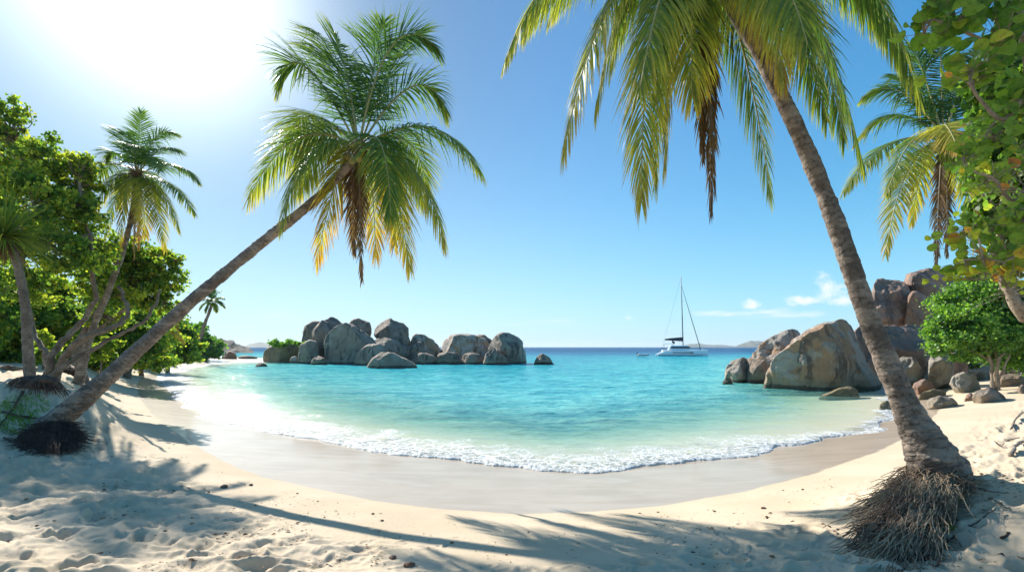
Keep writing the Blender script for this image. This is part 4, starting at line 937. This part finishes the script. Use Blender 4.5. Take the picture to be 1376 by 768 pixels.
    mf.build('foliage', [M['grape_leaf']], root, True, root.location)
grape_branch()

# spiky-leaved plant at the left edge
def spiky():
    Yd = 13.6; b_ = gpt(42, Yd); rng = np.random.RandomState(4)
    root = empty('screw_pine', b_, 'spiky palm-like plant at the left edge with long narrow leaves and a dry brown skirt', 'tree')
    c = bez([b_-np.array([0, 0, .2]), P(37, 460, Yd), P(34, 410, Yd), P(22, 350, Yd), P(8, 318, Yd)], 60)
    mb = MB(); mb.tube(c, np.linspace(.14, .09, 60)*(1+.06*np.sin(np.arange(60)*2.1)), 14, np.linspace(0, 5, 60)); mb.build('trunk', M['tree_bark'], root, True, root.location)
    C_ = P(6, 318, Yd); lf = MB(); dd = MB()
    for i in range(480):
        a = rng.uniform(0, 6.283); e = math.asin(rng.uniform(-.75, 1)); d_ = np.array([math.cos(a)*math.cos(e), math.sin(a)*math.cos(e), math.sin(e)])
        dry_ = e < -.35; L = rng.uniform(1.2, 2.1) if not dry_ else rng.uniform(.6, 1.1); dr = rng.uniform(.25, .8) if not dry_ else 1.6
        pts = [C_+d_*.05]; cur = pts[0]; 
        for u in np.linspace(.15, 1, 6):
            k = d_+np.array([0, 0, -dr*u*1.1]); k /= np.linalg.norm(k); cur = cur+k*L/6; pts.append(cur)
        pts = np.array(pts); T = np.gradient(pts, axis=0); w = np.cross(T, [0, 0, 1.]); w /= np.linalg.norm(w, axis=1)[:, None]+1e-6
        wd = .62*np.array([.03, .034, .032, .027, .02, .012, .002])[:, None]
        V = np.stack([pts-w*wd, pts-np.array([0, 0, .014])*(wd/.03), pts+w*wd], 1).reshape(-1, 3); q = []
        for j in range(6):
            q += [(3*j, 3*j+1, 3*j+4, 3*j+3), (3*j+1, 3*j+2, 3*j+5, 3*j+4)]
        (dd if dry_ else lf).add(V, q, None, rng.uniform(.88, 1) if dry_ else rng.uniform(.32, .60))
    lf.build('leaves', [M['palm_leaf']], root, True, root.location); dd.build('dry_leaves', [M['palm_leaf']], root, True, root.location)
spiky()

# ------------------------------------------------------------------ catamaran and dinghy
M['gelcoat'] = simple('gelcoat', (.84, .85, .85), .22)
M['dark_glass'] = simple('dark_glass', (.015, .02, .025), .08)
M['navy_canvas'] = simple('navy_canvas', (.02, .03, .055), .8)
M['alloy'] = simple('alloy', (.10, .11, .12), .4, Metallic=.6)
M['rubber_grey'] = simple('rubber_grey', (.42, .43, .44), .5)
M['black_plastic'] = simple('black_plastic', (.02, .02, .02), .4)
M['antifoul'] = simple('antifoul', (.02, .03, .07), .6)
def catamaran():
    c = P(915, 477.5, 167); c[2] = 0
    root = empty('catamaran', c, 'white sailing catamaran at anchor off the bay with its dark mainsail furled', 'boat')
    root.rotation_euler = (0, 0, R(-14)); root.scale = (.85, .85, 1.25)
    L = 20.5
    def hull(y0, name='hull'):
        st = np.linspace(-L/2, L/2, 25); rows = []; 
        for x in st:
            u = (x+L/2)/L
            hw = .95*min(1, (1-u)/.45+.03)**.6*(.75+.25*min(1, u/.2)); top = 1.35+.45*u; 
            if u < .16: top = .35+(1.0+.45*u)*(u/.16)
            rows.append([(x, y0-hw, top), (x, y0-hw*1.0, .75*min(1, top)), (x, y0-hw*.8, .15), (x, y0-hw*.45, -.35), (x, y0, -.5), (x, y0+hw*.45, -.35), (x, y0+hw*.8, .15), (x, y0+hw, .75*min(1, top)), (x, y0+hw, top), (x, y0, top+.06)])
        V = np.array(rows).reshape(-1, 3); n = 10; q = []
        for i in range(24):
            for j in range(n): q.append((i*n+j, i*n+(j+1) % n, (i+1)*n+(j+1) % n, (i+1)*n+j))
        mb = MB(); mb.add(V, q); t1 = [(0, j+1, j) for j in range(1, 9)]; k = 24*n; t2 = [(k, k+j, k+j+1) for j in range(1, 9)]
        mb.add(V, None, t1+t2)
        h_ = mb.build(name, [M['gelcoat']], root, False)
        s_ = MB(); s_.box((-.5, y0-.99, .95), (7, .03, .22)); s_.box((3.6, y0-.9, .95), (1.6, .14, .3)); s_.build('hull_window', [M['dark_glass']], h_, False)
        w_ = MB()
        w_.box((-.8, y0, -.0), (L*.86, 1.72, .34)); w_.build('waterline_stripe', [M['antifoul']], h_, False)
        return h_
    hull(-4.6); hull(4.6)
    mb = MB(); mb.box((-1.6, 0, 1.35), (12.5, 8.6, .75)); mb.build('bridge_deck', [M['gelcoat']], root, False)
    mb = MB(); mb.box((-1.0, 0, 2.35), (9.0, 7.0, 1.3), taper=(.72, .84)); cb = mb.build('cabin', [M['gelcoat']], root, False)
    mb = MB(); mb.box((-.6, 0, 2.45), (8.15, 6.86, .5), taper=(.93, .965)); mb.build('window', [M['dark_glass']], cb, False)
    mb = MB(); mb.box((-5.2, 0, 3.55), (4.6, 6.4, .12)); 
    bm_ = mb.build('bimini', [M['gelcoat']], root, False)
    for sx in (-7.2, -3.4):
        for sy in (-2.9, 2.9):
            mb = MB(); mb.tube([(sx, sy, 1.7), (sx, sy, 3.5)], .05, 6); mb.build('post', [M['alloy']], bm_)
    mb = MB(); mb.box((-3.2, -1.6, 3.9), (.8, 1.2, .7)); mb.tube([(-3.6, -1.6, 3.9), (-3.6, -1.6, 4.5)], .3, 8); mb.build('helm_station', [M['black_plastic']], root, False)
    mb = MB(); mb.box((6.2, 0, 1.55), (.35, 8.4, .3)); mb.build('crossbeam', [M['alloy']], root, False)
    mb = MB(); mb.box((7.6, 0, 1.42), (2.6, 7.4, .03)); mb.build('trampoline', [M['black_plastic']], root, False)
    mb = MB(); mb.tube([(.9, 0, 2.9), (.55, 0, 12), (.0, 0, 23.6)], [.21, .19, .13], 10); ms = mb.build('mast', [M['alloy']], root)
    for z in (9.0, 16.3):
        mb = MB(); mb.tube([(.6, -1.7, z), (.75, 0, z-.1), (.6, 1.7, z)], .05, 6); mb.build('spreader', [M['alloy']], ms)
    mb = MB(); mb.tube([(.7, 0, 4.4), (-6.6, 0, 4.7)], [.14, .10], 8); bo = mb.build('boom', [M['alloy']], root)
    mb = MB(); mb.tube(bez([(.6, 0, 5.0), (-2.5, 0, 4.95), (-5, 0, 4.9), (-6.8, 0, 4.8)], 14), np.linspace(.55, .2, 14), 10); mb.build('sail_cover', [M['navy_canvas']], bo)
    mb = MB(); mb.tube([(8.2, 0, 1.6), (4.4, 0, 10.8), (.25, 0, 20.8)], [.16, .14, .07], 8); mb.build('furled_headsail', [M['alloy']], root)
    for sy in (-4.4, 4.4):
        mb = MB(); mb.tube([(-.6, sy, 1.6), (.6, sy*.36, 9.0), (.2, 0, 20.8)], .025, 5); mb.build('shroud', [M['alloy']], root)
        mb = MB(); mb.tube([(-8.3, sy, 1.3), (.0, 0, 23.2)], .018, 5); mb.build('backstay', [M['alloy']], root)
        mb = MB()
        for x in np.linspace(-8, 8.6, 9): mb.tube([(x, sy*1.16, 1.5), (x, sy*1.16, 2.3)], .022, 5)
        mb.tube([(-8, sy*1.16, 2.3), (8.6, sy*1.16, 2.4)], .02, 5); mb.build('guard_rail', [M['alloy']], root)
catamaran()
def dinghy():
    c = P(864, 477.5, 160); c[2] = .05
    root = empty('dinghy', c, 'small grey inflatable dinghy with outboard floating left of the catamaran', 'boat')
    root.rotation_euler = (0, 0, R(-8))
    mb = MB(); mb.tube(bez([(-1.9, -.8, .3), (.6, -.8, .32), (1.6, -.5, .42), (2.0, 0, .5), (1.6, .5, .42), (.6, .8, .32), (-1.9, .8, .3)], 30), .27, 12); mb.build('tube', [M['rubber_grey']], root)
    mb = MB(); mb.box((-.2, 0, .12), (3.2, 1.2, .1)); mb.build('floor', [M['rubber_grey']], root, False)
    mb = MB(); mb.box((-1.75, 0, .45), (.1, 1.2, .5)); mb.build('transom', [M['gelcoat']], root, False)
    mb = MB(); mb.box((-2.0, 0, .95), (.45, .36, .5), taper=(.8, .8)); mb.box((-2.0, 0, .3), (.18, .14, .9)); mb.build('outboard', [M['black_plastic']], root, False)
    mb = MB(); mb.box((.2, 0, .45), (.3, 1.15, .06)); mb.build('seat', [M['gelcoat']], root, False)
dinghy()

# ------------------------------------------------------------------ small things on the sand
def stick(label, pxs, r_, seed, name='stick', mat='driftwood', fork=1, lift=.0, cat='stick', group='dry sticks on the sand'):
    rng = np.random.RandomState(seed); pts = []
    for k, (x, y) in enumerate(pxs):
        q = at(x, y); q[2] += r_+.01+lift*math.sin(math.pi*k/(len(pxs)-1)); pts.append(q)
    c = bez(pts, 16); c += rng.normal(size=c.shape)*r_*.35
    mb = MB(); mb.tube(c, np.linspace(r_, r_*.4, 16), 8)
    for f in range(fork):
        i = rng.randint(4, 11); d_ = (c[-1]-c[0])/3*rng.uniform(.5, 1); d_ = d_+rng.normal(size=3)*.06; d_[2] = abs(d_[2])*.3
        mb.tube([c[i], c[i]+d_*.5+rng.normal(size=3)*.01, c[i]+d_], [r_*.6, r_*.45, r_*.2], 6)
    return tag(mb.build(name, [M[mat]], None, True, pts[0]), label, cat, group)
stick('long thin dark stick on the bank right of the bare roots', [(1292, 648), (1320, 660), (1357, 667)], .009, 1, mat='root')
stick('curved dark root stick below the mossy tuft', [(1258, 765), (1270, 735), (1296, 715), (1338, 690)], .012, 2, mat='root', fork=2)
stick('short dark stick crossing beside the mossy tuft', [(1278, 690), (1290, 705), (1310, 725)], .012, 3, mat='root')
stick('dark twig lying under the mossy tuft', [(1265, 712), (1280, 722), (1292, 738)], .011, 4, mat='root', fork=0)
stick('brown stick at the right frame edge on the lower bank', [(1345, 728), (1362, 718), (1385, 712)], .014, 5, mat='root')
stick('small twig on the sand above the right palm base', [(1336, 594), (1344, 600), (1350, 596)], .012, 6, mat='root')
stick('pale thick driftwood branch sticking out of the sand at right edge', [(1356, 615), (1364, 606), (1374, 598), (1388, 592)], .045, 7, name='driftwood', fork=0, cat='driftwood', group=None, lift=.05)
stick('thin driftwood lying above the thick branch at right edge', [(1352, 594), (1368, 590), (1386, 588)], .02, 8, name='driftwood', fork=0, cat='driftwood', group=None)
stick('grey weathered roots at the right edge below the boulders', [(1358, 578), (1368, 565), (1380, 556), (1394, 550)], .03, 9, name='driftwood', fork=3, cat='driftwood', group=None, lift=.1)
stick('dark fallen branch beside the left palm roots', [(2, 556), (30, 562), (62, 566)], .03, 10, mat='root', fork=2)
stick('thin dark branch in front of the left palm roots', [(5, 590), (25, 600), (40, 612)], .02, 11, mat='root', fork=2)
stick('dead log half buried under the left trees', [(0, 497), (20, 499), (50, 500)], .12, 12, name='log', mat='tree_bark', fork=0, cat='log', group=None)
# eroded root clumps of the left trees
def clump(label, px, py, r_, n, seed, mat='root'):
    c = at(px, py); rng = np.random.RandomState(seed); mb = MB()
    v, f = ico(4); q = v*np.array([r_, r_*.7, r_*.55])*(1+.35*fbm3(v*2.2, 4, seed))[:, None]+c
    mb.add(q, None, f)
    for i in range(n*4):
        a = rng.uniform(0, 6.28); s = c+np.array([math.cos(a)*r_*.7, math.sin(a)*r_*.5, r_*.35]); e = c+np.array([math.cos(a)*r_*rng.uniform(1, 1.9), math.sin(a)*r_*rng.uniform(.8, 1.4), 0])
        e[2] = gz(e[0], e[1])+.02; mb.tube(bez([s, (s+e)/2+np.array([0, 0, .15*r_])+rng.normal(size=3)*.05*r_, e], 7), np.linspace(.03, .01, 7)*r_, 5)
    return tag(mb.build('root_clump', [M[mat]], None, True, (c[0], c[1], c[2])), label, 'tree roots', 'eroded root clumps under the left trees')
clump('dark clump of bare roots under the forked tree', 50, 518, .42, 40, 3)
clump('dark rounded stump of roots under the leaning thick trunk', 88, 500, .55, 24, 4)
clump('low brown root clump behind the leaning trunk', 118, 492, .5, 24, 5)
# moss and weed tufts
def tuft(label, px, py, r_, n, seed, spread=1.0):
    c = at(px, py); rng = np.random.RandomState(seed); mb = MB()
    for i in range(n):
        a = rng.uniform(0, 6.28); rr_ = r_*math.sqrt(rng.rand()); s = c+np.array([math.cos(a)*rr_*spread, math.sin(a)*rr_, 0]); s[2] = gz(s[0], s[1])
        d_ = np.array([rng.normal()*.5, rng.normal()*.5, 1.]); d_ /= np.linalg.norm(d_); L = rng.uniform(.04, .11); w = np.cross(d_, rng.normal(size=3)); w *= .006/np.linalg.norm(w)
        mb.add([s-w, s+w, s+d_*L*.6+w*.8, s+d_*L*.6-w*.8, s+d_*L+np.array([d_[0], d_[1], -.3])*.02], [(0, 1, 2, 3)], [(3, 2, 4)], rng.uniform(.3, .9))
    return tag(mb.build('weed_tuft', [M['bush_leaf']], None, True, (c[0], c[1], c[2])), label, 'weeds')
tuft('small bright green tuft growing on the bank beside the bare roots', 1266, 712, .11, 420, 1)
tuft('tiny green sprig on the bank just above the bright tuft', 1284, 676, .05, 80, 2)
tuft('olive green weeds on the sand left of the left palm roots', 42, 575, .45, 1200, 3, 1.6)
tuft('weedy green tuft on the shaded bank at the left edge, below the tree roots', 8, 556, .35, 450, 4, 1.5)
tuft('thin green weeds on the shaded bank between the left tree roots and the leaning trunk', 36, 545, .35, 450, 5, 1.4)
stick('long dark surface root running down the bank at the left edge', [(30, 528), (22, 545), (6, 566), (-8, 590)], .03, 13, mat='root', fork=1)
# litter: dead leaves and crumbs of seaweed
def litter():
    rng = np.random.RandomState(77); mb = MB(); mats = [M['litter']]
    zones = [((120, 330), (585, 700), 150), ((180, 520), (660, 765), 330), ((0, 300), (560, 765), 200), ((850, 1376), (640, 765), 330), ((1200, 1376), (550, 700), 260), ((450, 900), (700, 765), 60), ((20, 200), (490, 560), 240), ((300, 1180), (600, 765), 60)]
    pts = []
    for (xa, xb), (ya, yb), n in zones:
        for _ in range(int(n*5)): pts.append((rng.uniform(xa, xb), rng.uniform(ya, yb)))
    pa = np.array(pts); hitY = np.exp(np.linspace(math.log(1.5), math.log(60), 360))
    Xh = (pa[:, :1]-CX)/F*hitY[None]; Zh = H-(pa[:, 1:]-HY)/F*hitY[None]; Yh = np.broadcast_to(hitY[None], Xh.shape)
    b_ = base_z(Xh, Yh); ii = np.argmax(Zh < b_, 1); ar = np.arange(len(pa))
    cs = np.stack([Xh[ar, ii], hitY[ii], b_[ar, ii]+.008], 1); cs = cs[sdist(WET, cs[:, 0], cs[:, 1]) > .5]
    cs = cs[fbm2(cs[:, 0]*1.1, cs[:, 1]*1.1, 3, 5)+rng.normal(size=len(cs))*.12 > .08]
    for c in cs:
        s = rng.uniform(.004, .013) if rng.rand() < .9 else rng.uniform(.015, .035)
        a = np.linspace(0, 6.28, 7)[:-1]+rng.uniform(0, 6); el = rng.uniform(.35, 1)
        rim = c+np.stack([np.cos(a)*s, np.sin(a)*s*el, rng.uniform(-.2, .5, 6)*s], 1)
        mb.add(np.vstack([c+[0, 0, s*rng.uniform(.2, .8)], rim]), None, [(0, 1+j, 1+(j+1) % 6) for j in range(6)], rng.rand())
    return tag(mb.build('leaf_litter', mats, None, False), 'scattered dead leaves and brown crumbs strewn over the dry sand', 'leaf litter', None, 'stuff')
t = NT('litter')
M['litter'] = t.done(t.princ(Base_Color=t.ramp(t.attr('tone'), [(0, (.05, .03, .02)), (.5, (.14, .08, .04)), (.8, (.26, .14, .06)), (1, (.34, .24, .14))]), Roughness=.8))
litter()
def lump(label, px, py, r_, seed, mat='rock_brown', nm='pebble', cat='stone'):
    c = at(px, py); v, f = ico(3); q = v*np.array([r_*1.3, r_, r_*.75])*(1+.3*fbm3(v*1.7, 3, seed))[:, None]
    o = mesh_np(nm, q, f, [M[mat]]); o.location = [float(c[0]), float(c[1]), float(c[2]+r_*.25)]
    return tag(o, label, cat, 'stones lying on the beach')
lump('brown stone on the smooth sand near the bottom centre', 551, 761, .045, 1)
lump('dark stone beside the brown one near the bottom centre', 528, 750, .03, 2)
lump('black square-ish stone on the smooth sand at lower left', 301, 655, .05, 3)
lump('small dark stone right of the black one', 337, 652, .03, 4)
lump('dark pebble alone on the sand right of the frond shadows', 1026, 683, .03, 5)

# ------------------------------------------------------------------ air
t = NT('haze_air'); t.t.links.new(t.n('ShaderNodeVolumePrincipled', {'Color': (.80, .90, 1.0, 1), 'Density': HAZE, 'Anisotropy': .2}).outputs[0], t.out.inputs['Volume'])
mb = MB(); mb.box((0, 0, 35), (34000, 34000, 170)); hzo = mb.build('haze', [t.m], None, False)
hzo['kind'] = 'stuff'
# ------------------------------------------------------------------ camera, light, sky
cam = bpy.data.cameras.new('camera'); co = bpy.data.objects.new('camera', cam); col.objects.link(co)
co.location = (0, 0, H); co.rotation_euler = (R(90), 0, 0)
cam.sensor_width = 36; cam.lens = 36*F/1376; cam.shift_y = (HY-384)/1376; cam.clip_end = 60000; cam.clip_start = .05
scene.camera = co
sd = Vector((math.sin(R(SUN_AZ))*math.cos(R(SUN_EL)), math.cos(R(SUN_AZ))*math.cos(R(SUN_EL)), math.sin(R(SUN_EL))))
sl = bpy.data.lights.new('sun', 'SUN'); so = bpy.data.objects.new('sun', sl); col.objects.link(so)
sl.energy = 4.6; sl.angle = R(.53); sl.color = (1, .95, .87)
so.rotation_euler = sd.to_track_quat('Z', 'Y').to_euler(); so.location = (-20, 30, 40)

wd = bpy.data.worlds.new('World'); scene.world = wd; wd.use_nodes = True
nt = wd.node_tree; nt.nodes.clear()
class WT(NT):
    def __init__(s): s.t = nt; s.out = nt.nodes.new('ShaderNodeOutputWorld')
w = WT()
sky = w.n('ShaderNodeTexSky', sky_type='NISHITA'); sky.sun_disc = False
sky.sun_elevation = R(SUN_EL); sky.sun_rotation = R(SUN_AZ); sky.air_density = 1.0; sky.dust_density = .5; sky.ozone_density = 3.0; sky.altitude = 0
g = w.n('ShaderNodeTexCoord').outputs['Generated']
dt = w.n('ShaderNodeVectorMath', {0: g, 1: tuple(sd)}, operation='DOT_PRODUCT').outputs['Value']
dt = w.math('MAXIMUM', dt, 0.0)
glow = w.math('ADD', w.math('MULTIPLY', w.math('POWER', dt, 60.0), 8.0), w.math('MULTIPLY', w.math('POWER', dt, 14.0), .8))
c = w.mix(1.0, sky.outputs[0], w.mix(w.ss(dt, .1, .95), (.26, .96, 1.30), (.56, .94, 1.22)), 'MULTIPLY')
c = w.n('ShaderNodeVectorMath', {0: c, 'Scale': w.math('SUBTRACT', 1.0, w.math('MULTIPLY', w.math('POWER', dt, 7.0), .78))}, operation='SCALE').outputs[0]
gl = w.n('ShaderNodeVectorMath', {0: (.94, .98, 1.0), 'Scale': glow}, operation='SCALE').outputs[0]
# strong forward scatter is rolled off so that the blue holds round the glare
cden = w.n('ShaderNodeVectorMath', {0: c, 1: (.075, .075, .075), 2: (1, 1, 1)}, operation='MULTIPLY_ADD').outputs[0]
c = w.n('ShaderNodeVectorMath', {0: c, 1: cden}, operation='DIVIDE').outputs[0]
# pale marine haze low over the sea
elz = w.n('ShaderNodeSeparateXYZ', {0: g}).outputs[2]
hz = w.math('POWER', w.math('SUBTRACT', 1.0, w.math('MAXIMUM', elz, 0.0)), 7.0)
c = w.n('ShaderNodeVectorMath', {0: c, 'Scale': 1.14}, operation='SCALE').outputs[0]
c = w.mix(w.math('MULTIPLY', hz, .88), c, (3.6, 5.0, 5.8))
c = w.n('ShaderNodeVectorMath', {0: c, 1: gl}, operation='ADD').outputs[0]
# small cumulus and thin streaks near the horizon
sx = w.n('ShaderNodeSeparateXYZ', {0: g}).outputs
az = w.math('ARCTAN2', sx[0], sx[1]); el = w.math('ARCSINE', sx[2])
cmb = w.n('ShaderNodeCombineXYZ', {0: az, 1: el, 2: 0.0}).outputs[0]
nz = w.noise(cmb, 26, 7, .62); nz2 = w.noise(w.mapv(cmb, (1, 3.2, 1)), 12, 6, .6)
tot = None
def pae(px, py): X_ = (px-CX)/F; return math.atan(X_), math.atan((HY-py)/F/math.sqrt(1+X_*X_))
for (px, py, rx, ry, op, soft) in [(1112, 392, 34, 26, 1, .3), (1085, 405, 34, 11, 1, .3), (1138, 404, 38, 14, .9, .35), (1010, 410, 24, 11, 1, .3), (978, 421, 52, 8, .9, .5), (1030, 419, 40, 7, .85, .5), (846, 427, 13, 6, .7, .4), (740, 432, 60, 5, .35, .6), (700, 436, 60, 4, .3, .6), (380, 425, 70, 16, .35, .7), (1060, 424, 70, 7, .7, .6), (1160, 415, 40, 8, .6, .5)]:
    a0, e0 = pae(px, py); k = math.cos(a0)**2
    u = w.math('DIVIDE', w.math('SUBTRACT', az, a0), rx/F*k); v = w.math('DIVIDE', w.math('SUBTRACT', el, e0), ry/F*math.cos(a0))
    v = w.math('MULTIPLY', v, w.math('MULTIPLY_ADD', w.math('LESS_THAN', v, 0.0), .6, 1.0))
    r2_ = w.math('SQRT', w.math('ADD', w.math('MULTIPLY', u, u), w.math('MULTIPLY', v, v)))
    m = w.math('ADD', w.math('SUBTRACT', 1.0, r2_), w.math('MULTIPLY', w.math('SUBTRACT', nz if soft < .45 else nz2, .5), 3.0))
    m = w.math('MULTIPLY', w.ss(m, .05, .25+soft*2.4), op)
    tot = m if tot is None else w.math('MAXIMUM', tot, m)
c = w.mix(w.math('MULTIPLY', tot, .9), c, (5.8, 6.0, 6.2))
bg = w.n('ShaderNodeBackground', {'Color': c, 'Strength': .1}).outputs[0]
nt.links.new(bg, w.out.inputs[0])

scene.render.engine = 'CYCLES'
scene.view_settings.view_transform = 'Standard'; scene.view_settings.look = 'None'; scene.view_settings.gamma = 1
scene.view_settings.use_curve_mapping = False; scene.view_settings.exposure = .88
scene.cycles.transparent_max_bounces = 16; scene.cycles.max_bounces = 6; scene.cycles.sample_clamp_indirect = 6
